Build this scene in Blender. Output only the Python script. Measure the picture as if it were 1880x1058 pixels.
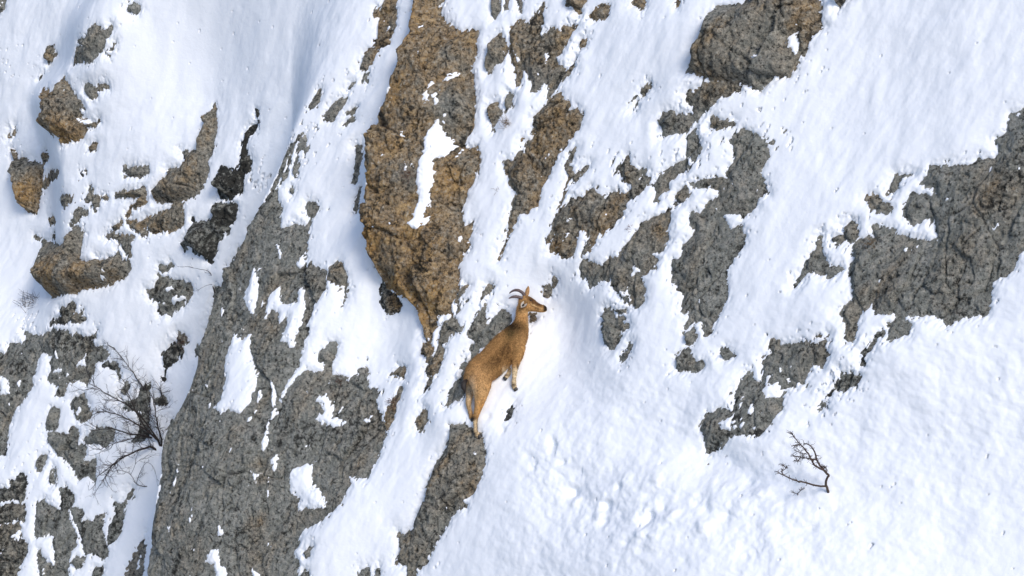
import bpy, math, random
import numpy as np
from mathutils import Vector

for o in list(bpy.data.objects):
    bpy.data.objects.remove(o, do_unlink=True)
scene = bpy.context.scene
COL = scene.collection
random.seed(7)
R = math.radians

# ------------------------------------------------------------------ camera
PITCH, HFOV, DIST = R(25), R(24), 20.0
FWD = np.array([0, math.cos(PITCH), -math.sin(PITCH)])
RIGHT = np.array([1.0, 0, 0])
UP = np.cross(RIGHT, FWD)
CAM = -FWD * DIST + np.array([0, 0, 6.0])
cd = bpy.data.cameras.new('camera')
cam = bpy.data.objects.new('camera', cd)
COL.objects.link(cam)
cam.location = CAM
cam.rotation_euler = (math.pi / 2 - PITCH, 0, 0)
cd.sensor_width = 36
cd.lens = 18 / math.tan(HFOV / 2)
cd.clip_end = 1000
scene.camera = cam

# ------------------------------------------------------------------ light
SUN_EL, SUN_AZ = R(48), R(152)          # azimuth clockwise from +Y: behind the camera, to the right
world = bpy.data.worlds.new('World')
scene.world = world
world.use_nodes = True
wn = world.node_tree
bg = wn.nodes['Background']
sky = wn.nodes.new('ShaderNodeTexSky')
sky.sky_type = 'NISHITA'
sky.sun_disc = False
sky.sun_elevation = SUN_EL
sky.sun_rotation = SUN_AZ
sky.altitude = 1800
sky.dust_density = 4.0
sky.air_density = 0.75
sky.ozone_density = 1.0
wn.links.new(sky.outputs[0], bg.inputs[0])
bg.inputs[1].default_value = 0.15
sd_ = bpy.data.lights.new('sun', 'SUN')
sun = bpy.data.objects.new('sun', sd_)
COL.objects.link(sun)
sd_.energy = 1.5
sd_.angle = R(20)
sd_.color = (1.0, 0.95, 0.88)
to_sun = Vector((math.cos(SUN_EL) * math.sin(SUN_AZ), math.cos(SUN_EL) * math.cos(SUN_AZ), math.sin(SUN_EL)))
sun.rotation_euler = (-to_sun).to_track_quat('-Z', 'Y').to_euler()
sun.location = (6, -10, 20)
scene.view_settings.view_transform = 'Standard'
scene.view_settings.look = 'None'
scene.view_settings.gamma = 1
scene.view_settings.exposure = 0.6

# ------------------------------------------------------------------ slope frame
PHI, STEEP = R(40), R(60)               # the slope faces left of the camera, 60 degrees steep
N = np.array([-math.sin(PHI) * math.sin(STEEP), -math.cos(PHI) * math.sin(STEEP), math.cos(STEEP)])
S = np.array([math.cos(PHI), -math.sin(PHI), 0])                     # along the slope
U_ = np.array([math.sin(PHI) * math.cos(STEEP), math.cos(PHI) * math.cos(STEEP), math.sin(STEEP)])  # up the slope
TANH = math.tan(HFOV / 2)

def rays(px, py):
    px = np.asarray(px, float); py = np.asarray(py, float)
    x = (px - 940) / 940 * TANH; y = (529 - py) / 940 * TANH
    return FWD + x[..., None] * RIGHT + y[..., None] * UP      # depth along the view axis = parameter

def P3(px, py, depth):
    return CAM + rays(px, py) * depth

O = P3(905, 760, DIST)

def flat_uv(px, py):
    d = rays(px, py)
    t = ((O - CAM) @ N) / (d @ N)
    p = CAM + d * t[..., None] - O
    return p @ S, p @ U_

def project(p):
    q = p - CAM
    z = q @ FWD
    return 940 + (q @ RIGHT) / z / TANH * 940, 529 - (q @ UP) / z / TANH * 940, z

# ------------------------------------------------------------------ noise
_rng = np.random.default_rng(11)
_perm = _rng.permutation(512).astype(np.int32)
_perm = np.concatenate([_perm, _perm])
_ga = _rng.random(512) * 2 * np.pi
_gx, _gy = np.cos(_ga).astype(np.float32), np.sin(_ga).astype(np.float32)
_jx, _jy = _rng.random(512).astype(np.float32), _rng.random(512).astype(np.float32)

def pn(x, y, seed=0):
    x = x.astype(np.float32) + seed * 17.31; y = y.astype(np.float32) - seed * 9.77
    xi = np.floor(x).astype(np.int32); yi = np.floor(y).astype(np.int32)
    fx = x - xi; fy = y - yi
    u = fx * fx * fx * (fx * (fx * 6 - 15) + 10); v = fy * fy * fy * (fy * (fy * 6 - 15) + 10)
    a = _perm[xi & 511]; b = _perm[(xi + 1) & 511]
    def g(h, dx, dy): return _gx[h] * dx + _gy[h] * dy
    y0, y1 = yi & 511, (yi + 1) & 511
    n00 = g(_perm[a + y0], fx, fy); n10 = g(_perm[b + y0], fx - 1, fy)
    n01 = g(_perm[a + y1], fx, fy - 1); n11 = g(_perm[b + y1], fx - 1, fy - 1)
    return (n00 * (1 - u) + n10 * u) * (1 - v) + (n01 * (1 - u) + n11 * u) * v

def fbm(x, y, oct=4, seed=0, gain=0.5):
    s = np.zeros(np.shape(x), np.float32); a = 1.0
    for i in range(oct):
        s += a * pn(x * 2.03 ** i, y * 2.03 ** i, seed + i); a *= gain
    return s

def ridged(x, y, oct=4, seed=0, gain=0.55):
    s = np.zeros(np.shape(x), np.float32); a = 1.0
    for i in range(oct):
        s += a * (1 - 2.2 * np.abs(pn(x * 2.07 ** i, y * 2.07 ** i, seed + i))); a *= gain
    return s * 0.5

def worley(x, y, seed=0, offs=False):
    x = x.astype(np.float32) + seed * 5.3; y = y.astype(np.float32) + seed * 3.1
    xi = np.floor(x).astype(np.int32); yi = np.floor(y).astype(np.int32)
    f1 = np.full(x.shape, 9, np.float32); f2 = f1.copy(); cid = np.zeros(x.shape, np.int32); ox = np.zeros(x.shape, np.float32); oy = ox.copy()
    for dx in (-1, 0, 1):
        for dy in (-1, 0, 1):
            h = _perm[_perm[(xi + dx) & 511] + ((yi + dy) & 511)]
            ex, ey = x - (xi + dx + _jx[h]), y - (yi + dy + _jy[h])
            d = np.hypot(ex, ey)
            c = d < f1
            if offs: ox = np.where(c, ex, ox); oy = np.where(c, ey, oy)
            f2 = np.where(c, f1, np.minimum(f2, d)); cid = np.where(c, h, cid); f1 = np.where(c, d, f1)
    return (f1, f2, cid, ox, oy) if offs else (f1, f2, cid)

def sstep(a, b, x):
    t = np.clip((x - a) / (b - a), 0, 1)
    return t * t * (3 - 2 * t)

# ------------------------------------------------------------------ large relief (metres along the slope normal)
def parse(s):
    return np.array([[float(c) for c in p.split(',')] for p in s.split()])

def edge_line(s):                       # pixel polyline -> u as a function of v
    a = parse(s); u, v = flat_uv(a[:, 0], a[:, 1])
    k = np.argsort(v)
    vd = np.arange(v.min() - 1, v.max() + 1, 0.02)           # eased, so that no kink shows on the snow
    g = np.exp(-(np.arange(-20, 21) * 0.02 / 0.14) ** 2); g /= g.sum()
    ease = lambda y: np.convolve(np.pad(np.interp(vd, v[k], y), 20, 'edge'), g, 'valid')
    return vd, ease(u[k]), ease(a[k, 1])

_E1 = edge_line('700,-60 640,60 575,190 502,345 462,415 410,530 376,640 356,720 316,790 300,900 287,980 288,1090')
_E2 = edge_line('240,-60 150,40 130,120 62,165 56,200 78,262 72,390 57,450 60,500 40,560 20,640 -40,760')

def bump(px, py, ru, rv, amp, rot=0.0):
    u0, v0 = flat_uv(np.array(px, float), np.array(py, float))
    c, s = math.cos(rot), math.sin(rot)
    return (float(u0), float(v0), ru, rv, amp, c, s)

BUMPS = [
    bump(1420, 1180, 2.2, 1.1, 0.42), bump(1010, 650, 0.55, 0.5, -0.20), bump(995, 560, 0.38, 0.34, -0.17), bump(838, 772, 0.30, 0.22, 0.07, -0.5),
    bump(1650, 650, 0.9, 0.5, 0.10), bump(1100, 930, 0.5, 0.3, -0.06), bump(620, 980, 0.3, 0.7, 0.10, -0.3),
    bump(700, 640, 0.35, 0.5, -0.12), bump(420, 900, 0.7, 1.4, 0.18), bump(330, 90, 0.7, 0.9, -0.22), bump(160, 60, 0.4, 0.5, 0.12),
    bump(230, 620, 0.5, 0.7, -0.10), bump(1300, 90, 0.8, 0.6, 0.10), bump(1560, 150, 0.7, 0.8, -0.08), bump(1200, 790, 0.35, 0.3, -0.05),
    bump(1380, 770, 0.5, 0.35, 0.06), bump(1330, 850, 0.45, 0.16, -0.10), bump(600, 560, 0.22, 0.8, 0.06, -0.3),
]

def macro(u, v):
    h = np.zeros(np.shape(u))
    for (u0, v0, ru, rv, amp, c, s) in BUMPS:
        du, dv = u - u0, v - v0
        a = (c * du + s * dv) / ru; b = (-s * du + c * dv) / rv
        h = h + amp * np.exp(-(a * a + b * b))
    ve, ue, pe = _E1
    e = np.interp(v, ve, ue); py = np.interp(v, ve, pe)
    D = 0.04 + 1.33 * sstep(-250, 1000, py)
    w = 0.17 + 0.95 * (1 - sstep(-150, 520, py))
    x = (e - u) / w
    h = h - D * sstep(0, 1, x) + 0.35 * D * (1 - np.exp(-np.maximum(e - u - w, 0) / 1.2))
    ve, ue, pe = _E2
    e = np.interp(v, ve, ue); py = np.interp(v, ve, pe)
    D = 0.42 * (1 - sstep(450, 760, py))
    h = h - D * sstep(0, 0.9, e - 0.15 - u)
    return h

def raycast(px, py, hoff=0.0):
    px = np.asarray(px, float); py = np.asarray(py, float)
    hoff = np.broadcast_to(np.asarray(hoff, float), px.shape)
    d = rays(px, py); t0 = ((O - CAM) @ N) / (d @ N)
    ts = t0[:, None] + np.arange(-2.0, 4.5, 0.02)[None]
    p = CAM + d[:, None, :] * ts[..., None] - O
    f = p @ N - macro(p @ S, p @ U_) - hoff[:, None]
    k = np.argmax(f < 0, axis=1); k = np.maximum(k, 1); i = np.arange(len(k))
    f0, f1 = f[i, k - 1], f[i, k]
    t = ts[i, k - 1] + 0.02 * f0 / np.where(f0 - f1 == 0, 1, f0 - f1)
    p = CAM + d * t[:, None] - O
    return p @ S, p @ U_
# ------------------------------------------------------------------ rock outlines, traced in photograph pixels and
# cast on to the slope. Each outcrop: name, label, height, ochre, dark, rough, patchy, outlines, snow patches on it
OUT = []
def out(name, label, polys, holes='', H=0.05, ochre=0.2, dark=0.0, rough=0.75, patch=0.3, group=None):
    OUT.append(dict(name=name, label=label, polys=[parse(p) for p in polys.split('|')],
                    holes=[parse(p) for p in holes.split('|')] if holes else [],
                    H=H, ochre=ochre, dark=dark, rough=rough, patch=patch, group=group))

out('rock_buttress', 'huge smooth grey rock buttress beside the bare bush, reaching the bottom edge',
 '480,375 506,349 510,367 519,382 511,403 515,423 521,423 537,413 560,413 565,400 558,382 562,370 580,372 586,385 572,403 566,426 565,454 560,490 570,490 582,497 598,500 595,530 585,545 572,576 562,597 567,607 554,640 549,658 547,673 529,696 516,719 511,737 521,742 529,714 547,696 562,683 572,683 585,690 595,681 598,668 585,660 585,650 603,632 616,632 613,653 605,678 605,696 623,695 639,699 654,694 657,681 674,678 674,696 677,714 692,719 692,750 702,762 710,798 702,813 695,836 682,862 674,875 639,872 641,890 628,916 613,933 598,949 575,964 554,972 547,1000 539,1018 549,1033 545,1075 520,1098 480,1086 430,1104 370,1092 320,1108 262,1088 274,1000 277,962 288,908 297,870 301,814 305,788 311,770 329,747 345,724 355,691 360,668 357,648 370,630 385,571 396,525 408,530 419,490 434,457 449,439 454,418|557,1013 570,1005 567,1020 560,1023|548,1062 556,1048 566,1050 562,1075|533,268 537,270 520,311 507,344 490,385 485,380 500,344 514,309|515,337 517,321 526,316 526,326|537,321 539,301 549,301 544,326|530,349 535,342 540,349 537,358',
 '466,490 478,510 477,548 467,580 455,570 446,548 456,520|503,446 512,448 519,462 517,478 508,470|431,614 441,624 462,614 463,663 472,676 470,704 454,750 434,760 421,752 406,765 393,750 406,732 414,699 411,678 419,643|493,546 511,525 516,551 521,556 544,553 547,528 556,530 557,566 547,599 537,635 529,645 526,630 508,627 519,609 526,584 511,599 508,574 498,571 486,584|470,680 473,690 462,727 455,740 458,705|493,696 502,699 501,745 496,745|485,790 493,755 494,775 490,800 483,835 480,815|575,732 598,717 608,740 611,765 626,770 641,773 628,786 613,788 598,783 577,770 590,755 588,745|558,717 567,714 572,727 565,732|534,862 562,851 575,853 574,872 577,890 590,900 598,921 593,931 572,941 562,934 549,939 544,931 548,916 537,911 530,895|497,844 507,837 508,859 503,865|488,900 496,893 497,908 491,916|419,844 421,816 434,819 431,836|323,875 325,849 329,865|375,1033 388,1008 403,1010 408,1038 416,1043 416,1090 398,1090 393,1038|396,985 403,967 414,977 408,987|350,1010 355,995 359,1013|345,1070 351,1030 352,1070|460,865 475,870 472,890 465,880|488,997 494,997 494,1018|460,1038 476,1050 478,1090 460,1090',
 H=0.05, ochre=0.06, rough=0.42, patch=0.35)
out('rock_pillar', 'tall ochre and brown rock pillar standing above and left of the goat',
 '752,-40 741,-15 734,33 733,56 723,71 715,89 720,107 710,117 703,135 697,158 685,184 677,222 669,235 667,270 664,286 662,316 657,349 658,375 655,398 662,426 664,449 669,472 680,492 690,515 700,530 715,525 736,548 748,571 754,599 761,620 769,635 770,655 778,648 779,632 792,622 794,609 803,597 800,581 815,571 820,586 825,571 835,546 843,535 840,490 843,477 861,457 862,436 868,423 866,408 853,406 838,413 843,393 853,370 858,347 871,329 879,298 877,275 868,263 853,268 851,255 866,237 874,204 871,153 866,125 876,102 875,59 858,55 835,61 830,49 817,43 810,26 810,13 825,-20 800,-48 775,-36',
 '766,171 782,146 787,153 782,163 789,163 802,130 815,117 805,151 794,174 800,189 789,191 782,179 774,191 769,181|777,225 792,207 794,235 808,245 802,270 797,280 779,283 782,301 785,321 782,347 777,370 770,403 754,416 743,408 748,393 759,357 757,331 764,298 768,265 766,268 770,245|709,163 715,156 719,163 713,175|740,128 748,123 751,130 743,131|731,237 736,240 736,250 732,249|711,403 715,393 718,413 713,418|702,286 710,283 708,290',
 H=0.38, ochre=0.6, rough=1.0, patch=0.2)
out('rock_rib', 'narrow brown rock strip along the upper left side of the tall pillar',
 '708,-20 729,-20 728,31 720,51 711,38 709,54 720,56 715,77 700,84 685,107 677,128 658,125 664,97 682,87 687,61 687,33 686,18 692,15 694,26', H=0.10, ochre=0.45, rough=1.0)
out('rock_outcrop', 'thin grey rock slabs against the left flank of the tall pillar',
 '651,268 664,270 662,306 655,337 645,334 649,306|648,390 648,372 659,344 660,362 654,390', H=0.06, ochre=0.1)
out('rock_outcrop', 'small grey rock in the shadowed hollow under the overhanging pillar foot',
 '702,525 712,530 725,545 738,562 730,570 712,573 704,555', H=0.04, ochre=0.1, dark=0.3)
out('rock_outcrop', 'flat grey rock flecks in the snow left of the pillar, above the buttress',
 '598,217 603,199 618,189 636,179 636,189 623,204 611,225|636,212 639,204 655,195 649,209|636,166 644,153 651,153 639,168|664,148 669,138 677,135 674,151|632,227 649,214 653,217 639,228|572,197 580,181 588,168 583,189|556,268 562,250 563,253', H=0.03, ochre=0.2, patch=0.4)
out('rock_outcrop', 'ragged grey rock with a notch between the buttress and the ochre pillar',
 '605,507 608,492 623,485 630,495 640,520 636,548 626,560 628,530 620,515', H=0.04, ochre=0.15, patch=0.5)
out('rock_outcrop', 'little brown rock with dry stalks in the snow below the pillar foot',
 '719,687 731,673 746,678 742,694', H=0.04, ochre=0.5, patch=0.4)
out('rock_rib', 'slanting brown rock rib running down from the right side of the pillar foot',
 '782,683 789,663 800,643 802,617 812,586 828,581 845,604 828,614 812,635 815,645 805,681 787,691|830,553 838,535 851,520 863,525 843,548 840,568', H=0.06, ochre=0.35, rough=0.9, patch=0.5)
out('rock_outcrop', 'upright brown rock sliver between the pillar foot and the goat',
 '863,604 868,586 879,566 881,543 891,520 904,525 894,556 889,579 894,597 874,617 863,614', H=0.05, ochre=0.3, patch=0.4)
out('rock_rib', 'long grey diagonal rock strip directly behind the back of the goat',
 '817,745 822,722 833,699 838,678 851,655 868,625 889,602 907,577 922,562 930,572 938,586 930,600 905,618 885,640 866,668 855,690 862,715 850,726 835,734', H=0.05, ochre=0.15, patch=0.6)
out('rock_outcrop', 'row of thin rock streaks in the snow left of the goat and above its ledge',
 '766,775 777,752 783,755 784,770 769,788|777,719 782,706 792,694 787,711', H=0.03, ochre=0.3, patch=0.3)
out('rock_outcrop', 'thin brown rock edge along the right side of the lower buttress',
 '710,775 713,750 725,734 736,714 738,719 725,745 723,765 710,790', H=0.03, ochre=0.4, patch=0.4)
out('rock_outcrop', 'long pitted grey rock under the hind hooves of the goat',
 '812,803 815,788 820,780 850,778 868,788 882,800 889,821 891,847 884,872 863,916 856,934 843,935 828,949 812,979 797,1000 789,1020 779,1041 764,1041 756,1090 743,1090 741,1041 720,1033 723,1005 726,977 736,985 748,967 759,941 771,903 777,877 789,847 805,824',
 '840,916 851,908 848,926', H=0.14, ochre=0.22, rough=0.55, patch=0.15)
out('rock_outcrop', 'pair of small grey rocks at the bottom edge left of the goat ledge',
 '651,1075 662,1048 677,1046 678,1075|685,1075 690,1043 697,1041 696,1075', H=0.04, ochre=0.1)
out('rock_outcrop', 'dark sliver of rock in the trampled snow under the front hooves of the goat',
 '933,768 936,752 940,745 941,749 937,765', H=0.01, ochre=0.0, dark=0.5, patch=0.4)
out('rock_outcrop', 'small brown rock chips in the snow under the goat muzzle',
 '970,576 984,573 981,588 974,598 969,590|1005,541 1010,530 1018,513 1021,518 1014,533 1009,542', H=0.03, ochre=0.45, patch=0.4)
# upper middle, right of the pillar
out('rock_outcrop', 'jagged brown rock with snowy arms at the top, right of the pillar',
 '931,64 935,51 953,38 968,43 979,26 996,10 999,15 991,61 999,61 1014,54 1027,59 1032,46 1050,38 1060,26 1042,10 1032,-15 1083,-15 1068,13 1065,33 1060,49 1045,69 1032,97 1019,105 1024,123 1037,128 1042,115 1055,102 1055,123 1042,143 1027,153 1009,176 1003,176 1004,153 999,153 982,163 976,143 968,125 958,130 956,153 945,156 941,128 935,97',
 '990,97 1007,97 1001,112 996,115', H=0.08, ochre=0.42, rough=1.0, patch=0.4)
out('boulder', 'rounded brown boulder alone in the snow just right of the pillar top',
 '891,92 894,74 914,65 927,74 931,89 922,110 907,117 897,133 886,123', H=0.12, ochre=0.35, patch=0.0)
out('boulder', 'narrow grey stones cut by the top edge right of the pillar',
 '902,-20 918,-20 917,15 907,33 900,23|927,-20 936,-20 928,14|949,-10 957,-10 954,20', H=0.07, ochre=0.25, patch=0.0)
out('boulder', 'small cracked grey boulder right of the middle of the pillar',
 '891,199 899,188 914,190 920,209 907,227 904,240 897,222|925,184 932,171 942,174 940,194 927,204', H=0.08, ochre=0.15, patch=0.1)
out('rock_outcrop', 'long coarse brown rock tapering down left, between pillar and middle snowfield',
 '968,255 981,235 976,217 991,199 1007,181 1027,174 1030,189 1042,191 1045,204 1055,202 1068,214 1065,227 1053,243 1042,258 1040,270 1032,275 1019,298 1007,324 991,344 986,377 968,388 953,393 945,413 935,428 920,469 912,474 917,444 922,423 933,388 945,354 943,344 935,331 930,298 940,301 950,286 958,260', H=0.10, ochre=0.5, rough=1.1, patch=0.25)
out('rock_outcrop', 'thin dark rock slits in the snow right of the long brown rock',
 '1047,280 1055,273 1053,286 1045,303 1050,319 1042,337 1035,365 1027,380 1032,362 1040,331 1040,311|1050,337 1060,319 1070,311 1083,303 1075,314 1063,324 1055,337', H=0.02, ochre=0.3, patch=0.4)
out('rock_outcrop', 'brown grey rock with an ochre foot and two downward prongs, in mid snowfield',
 '1012,426 1017,403 1027,385 1045,365 1068,362 1081,349 1093,360 1106,365 1119,352 1142,352 1157,339 1178,326 1197,324 1185,342 1167,360 1150,372 1147,390 1129,411 1114,426 1096,434 1093,446 1076,462 1069,464 1076,436 1076,421 1065,423 1058,444 1050,469 1040,473 1027,464 1007,462 1004,444|1142,298 1150,291 1152,308 1160,316 1175,311 1185,316 1170,326 1155,334 1147,319',
 '1031,400 1040,390 1045,400 1037,406', H=0.08, ochre=0.3, rough=0.8, patch=0.35)
out('rock_outcrop', 'broken grey rock strip between the pronged rock and the large tapering grey rock',
 '1196,339 1201,331 1218,314 1236,301 1254,288 1257,275 1260,245 1275,240 1284,258 1284,273 1277,288 1262,291 1264,306 1257,316 1239,324 1229,334 1226,347 1213,357 1206,370 1201,367 1203,352', H=0.05, ochre=0.22, patch=0.35)
out('rock_outcrop', 'speckled grey brown rock stepping down left above the small rock near the goat',
 '1152,439 1167,418 1175,406 1196,400 1211,390 1224,377 1234,367 1236,352 1259,344 1262,357 1252,372 1234,385 1229,408 1226,426 1229,439 1216,459 1193,462 1190,472 1208,477 1203,487 1188,497 1180,503 1175,510 1181,535 1170,548 1180,553 1170,562 1152,561 1139,548 1124,530 1124,515 1114,511 1093,523 1081,526 1078,513 1065,508 1061,490 1068,477 1088,482 1104,485 1116,474 1134,477 1137,464 1144,454',
 '1155,505 1157,485 1165,487 1171,497', H=0.07, ochre=0.25, rough=0.8, patch=0.35)
out('rock_outcrop', 'large grey rock tapering to a point at its foot, right of centre',
 '1229,490 1231,477 1247,469 1252,449 1270,436 1275,418 1262,406 1264,390 1282,388 1298,370 1321,360 1318,349 1305,339 1287,342 1267,339 1287,334 1308,329 1328,324 1336,306 1344,298 1344,275 1336,255 1349,245 1364,237 1379,245 1392,258 1405,268 1407,288 1390,321 1405,329 1409,354 1395,362 1387,380 1379,388 1364,398 1361,385 1336,393 1328,395 1336,413 1338,426 1359,418 1367,434 1363,454 1349,472 1338,487 1333,505 1336,533 1333,551 1323,569 1318,581 1308,599 1300,609 1295,597 1282,588 1267,594 1257,604 1259,586 1264,571 1249,571 1252,546 1241,528 1240,510 1234,513|1257,609 1272,607 1275,620 1272,630 1259,630',
 '', H=0.07, ochre=0.12, rough=0.45, patch=0.35)
out('boulder', 'big rounded brown grey rock dome at the top right of centre',
 '1254,125 1254,102 1259,79 1272,56 1277,38 1287,18 1305,10 1344,5 1364,-8 1385,-38 1430,-26 1470,-46 1505,-20 1507,20 1505,41 1512,49 1489,69 1477,94 1466,94 1454,71 1459,51 1441,66 1441,89 1451,102 1463,110 1460,128 1446,140 1426,143 1400,161 1395,166 1377,158 1374,151 1351,148 1328,148 1308,148 1290,138 1267,130|1522,-15 1563,-15 1543,8 1533,10',
 '1374,98 1384,94 1388,102 1380,108', H=0.25, ochre=0.28, rough=0.65, patch=0.1)
out('rock_outcrop', 'ragged rock band hanging below the rounded dome at top right',
 '1259,176 1262,168 1275,171 1298,152 1333,150 1351,153 1361,166 1338,171 1318,179 1303,197 1287,217 1270,227 1264,245 1236,245 1216,249 1210,227 1221,214 1241,209 1270,209 1272,194 1262,184|1298,237 1308,217 1323,222 1349,220 1349,230 1328,235 1308,235', H=0.05, ochre=0.25, patch=0.35)
out('rock_outcrop', 'single slender rock sliver alone in the upper snowfield',
 '1161,202 1167,184 1180,163 1193,151 1198,161 1188,168 1175,184 1167,202', H=0.03, ochre=0.25)
out('rock_outcrop', 'scattered brown rock chips along the top edge left of the dome',
 '1083,28 1098,18 1116,15 1114,28 1093,36|1162,8 1170,-15 1187,-15 1183,20 1173,13|1061,84 1065,74 1078,71 1076,82 1065,89|1240,-15 1249,-15 1244,13', H=0.03, ochre=0.5, patch=0.4)
out('rock_outcrop', 'small square brown rock with shadowed left edge, right of the goat head',
 '1100,581 1106,569 1116,566 1127,574 1129,586 1142,576 1150,586 1142,591 1153,599 1137,609 1139,622 1127,635 1119,636 1111,627 1106,609 1106,594|1124,569 1144,566 1150,558 1150,576 1134,574', H=0.08, ochre=0.3, patch=0.2)
out('rock_outcrop', 'tiny rock sliver in the open snow below the small square rock',
 '1144,659 1150,645 1157,632 1160,635 1152,653', H=0.02, ochre=0.1)
out('rock_outcrop', 'low grey rock with a pointed top, alone below the large tapering rock',
 '1239,671 1240,653 1254,643 1262,643 1267,660 1280,668 1291,671 1285,676 1275,681 1257,678 1241,678|1322,650 1333,643 1346,653 1331,659', H=0.06, ochre=0.08, patch=0.2)
# right
out('rock_outcrop', 'large dark grey rock face at the right edge of the picture',
 '1905,195 1877,202 1865,214 1854,209 1844,230 1843,245 1821,253 1829,270 1824,293 1798,293 1775,301 1750,307 1709,309 1704,324 1691,334 1717,344 1719,362 1688,360 1676,357 1660,375 1660,393 1678,413 1688,408 1701,398 1714,408 1719,439 1701,443 1681,439 1655,437 1641,436 1640,423 1622,421 1604,418 1602,436 1579,441 1563,451 1563,477 1556,490 1558,515 1562,543 1540,573 1555,596 1547,622 1566,628 1574,603 1581,569 1604,546 1612,569 1634,569 1646,580 1627,596 1627,622 1642,618 1668,611 1672,596 1653,580 1687,582 1717,577 1736,596 1759,588 1789,580 1812,577 1816,558 1823,520 1831,513 1849,503 1865,487 1862,469 1880,459 1902,450 1930,415 1918,380 1945,330 1920,290 1938,235',
 '1651,455 1668,457 1660,461|1676,451 1682,450 1680,458|1602,513 1617,511 1612,523|1719,367 1745,357 1748,367 1732,371', H=0.09, ochre=0.1, rough=0.45, patch=0.2)
out('rock_outcrop', 'thin rock flakes in the snow at the upper left of the dark rock face',
 '1627,356 1635,339 1642,321 1655,321 1681,317 1655,329 1645,347 1637,358|1597,365 1612,365 1632,385 1630,388 1609,379', H=0.03, ochre=0.15)
out('rock_outcrop', 'forked grey rock with snow in its fork, left of the dark rock face',
 '1460,523 1461,510 1479,497 1482,474 1494,457 1502,436 1510,434 1505,459 1510,469 1520,490 1533,490 1548,492 1535,505 1523,508 1512,500 1484,495 1477,510|1546,416 1563,408 1571,411 1574,431 1563,444 1553,436|1525,436 1548,434 1553,439 1535,445', H=0.05, ochre=0.1, patch=0.2)
out('rock_outcrop', 'dark crack of rock curving down from the foot of the dark rock face',
 '1578,675 1581,648 1600,626 1619,607 1623,611 1604,633 1589,652 1585,671', H=0.02, ochre=0.0, dark=0.4, patch=0.2)
out('rock_outcrop', 'grey rock dotted with round snow patches above the little leafless sapling',
 '1415,630 1449,633 1468,630 1491,637 1506,630 1519,616 1513,637 1521,652 1510,671 1491,667 1487,683 1474,698 1479,709 1453,709 1438,724 1434,754 1419,769 1400,792 1385,800 1360,795 1340,800 1325,815 1300,835 1293,828 1290,805 1282,783 1298,760 1326,752 1341,755 1346,734 1344,719 1364,686 1379,686 1384,699 1396,701 1397,673 1402,658 1420,655',
 '1351,750 1360,722 1364,737 1356,752|1368,752 1379,741 1388,747 1382,760 1374,762|1391,722 1400,697 1423,699 1434,713 1423,732 1400,732|1313,775 1331,765 1344,757 1338,790 1321,790|1377,785 1390,780 1385,792|1446,670 1452,667 1455,674 1448,677|1438,695 1443,693 1445,700 1439,701|1394,758 1400,757 1400,765 1395,765', H=0.07, ochre=0.12, dark=0.1, rough=0.6, patch=0.45)
out('rock_outcrop', 'snow dusted dark rock between the dotted rock and the curving crack',
 '1504,751 1513,732 1528,701 1540,686 1563,686 1581,692 1570,709 1551,717 1528,717 1517,743', H=0.02, ochre=0.0, dark=0.3, patch=1.0)
# far left side, beyond the gully
out('boulder', 'tiny grey rock cut off by the top left corner', '-26,-16 2,-34 15,-18 8,15 -2,27 -20,34', H=0.1, ochre=0.1)
out('boulder', 'small round stone alone in smooth snow at the top left', '231,19 236,9 245,6 253,10 257,17 251,25 243,23', H=0.07, ochre=0.15, patch=0.0)
out('rock_outcrop', 'ragged grey rock topmost on the left snow hump',
 '163,55 176,52 190,57 198,61 199,48 204,47 206,60 200,66 191,69 193,82 190,92 179,98 170,111 151,114 133,119 139,88 153,85 143,74 154,73 162,64|191,96 202,88 210,75 212,82 205,94 200,102', H=0.06, ochre=0.2, patch=0.2)
out('rock_outcrop', 'small rock flecks left of the topmost ragged rock on the left',
 '82,112 87,100 94,89 105,100 98,107 88,123|69,148 73,137 81,134 77,143', H=0.03, ochre=0.35, patch=0.3)
out('boulder', 'rounded cracked boulder with ochre underside, upper left',
 '56,197 57,184 66,166 79,163 88,167 88,158 102,144 120,147 128,158 130,166 140,174 143,184 153,189 156,202 147,202 156,217 166,225 176,220 182,222 175,233 163,235 153,253 143,260 120,263 97,266 94,250 84,240 71,225 60,209',
 '115,212 133,202 153,198 158,204 143,207 133,217 120,217', H=0.34, ochre=0.4, patch=0.1, rough=0.8)
out('rock_outcrop', 'small grey rock patch right of the rounded cracked boulder',
 '154,163 163,156 176,160 194,153 200,160 186,165 177,168 179,176 171,180 158,174', H=0.03, ochre=0.25, patch=0.3)
out('rock_outcrop', 'narrow stone slivers at the left edge above the left edge boulder', '20,253 22,240 28,232 30,240 26,251|12,250 17,238 19,244 14,256', H=0.04, ochre=0.4)
out('boulder', 'tall boulder with snow cap and ochre foot at the left edge',
 '5,275 15,268 20,273 19,293 33,289 48,292 64,298 65,280 77,273 82,280 79,316 77,344 71,375 69,393 51,388 36,377 26,360 20,329 10,319 5,306', H=0.34, ochre=0.38, patch=0.0, rough=0.6)
out('rock_outcrop', 'fin shaped grey rock with a sharp top in the left snowfield',
 '385,188 394,207 397,230 394,255 391,270 389,280 383,296 383,316 378,334 370,349 357,358 342,365 322,371 281,367 273,357 267,342 278,329 288,315 296,306 306,308 317,301 324,288 322,270 332,282 343,270 348,260 348,253 355,237 362,225 360,213 370,204 380,195|204,357 212,352 245,347 260,342 268,347 269,367 271,372 255,379 240,382 242,393 231,395 222,385 227,375 242,370 255,360 230,361 212,363',
 H=0.22, ochre=0.3, rough=0.8, patch=0.1)
out('rock_outcrop', 'flat oval rock in the snow left of the fin shaped rock', '226,321 227,310 240,305 250,307 271,307 274,315 265,325 245,324', H=0.05, ochre=0.25, patch=0.1)
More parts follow.
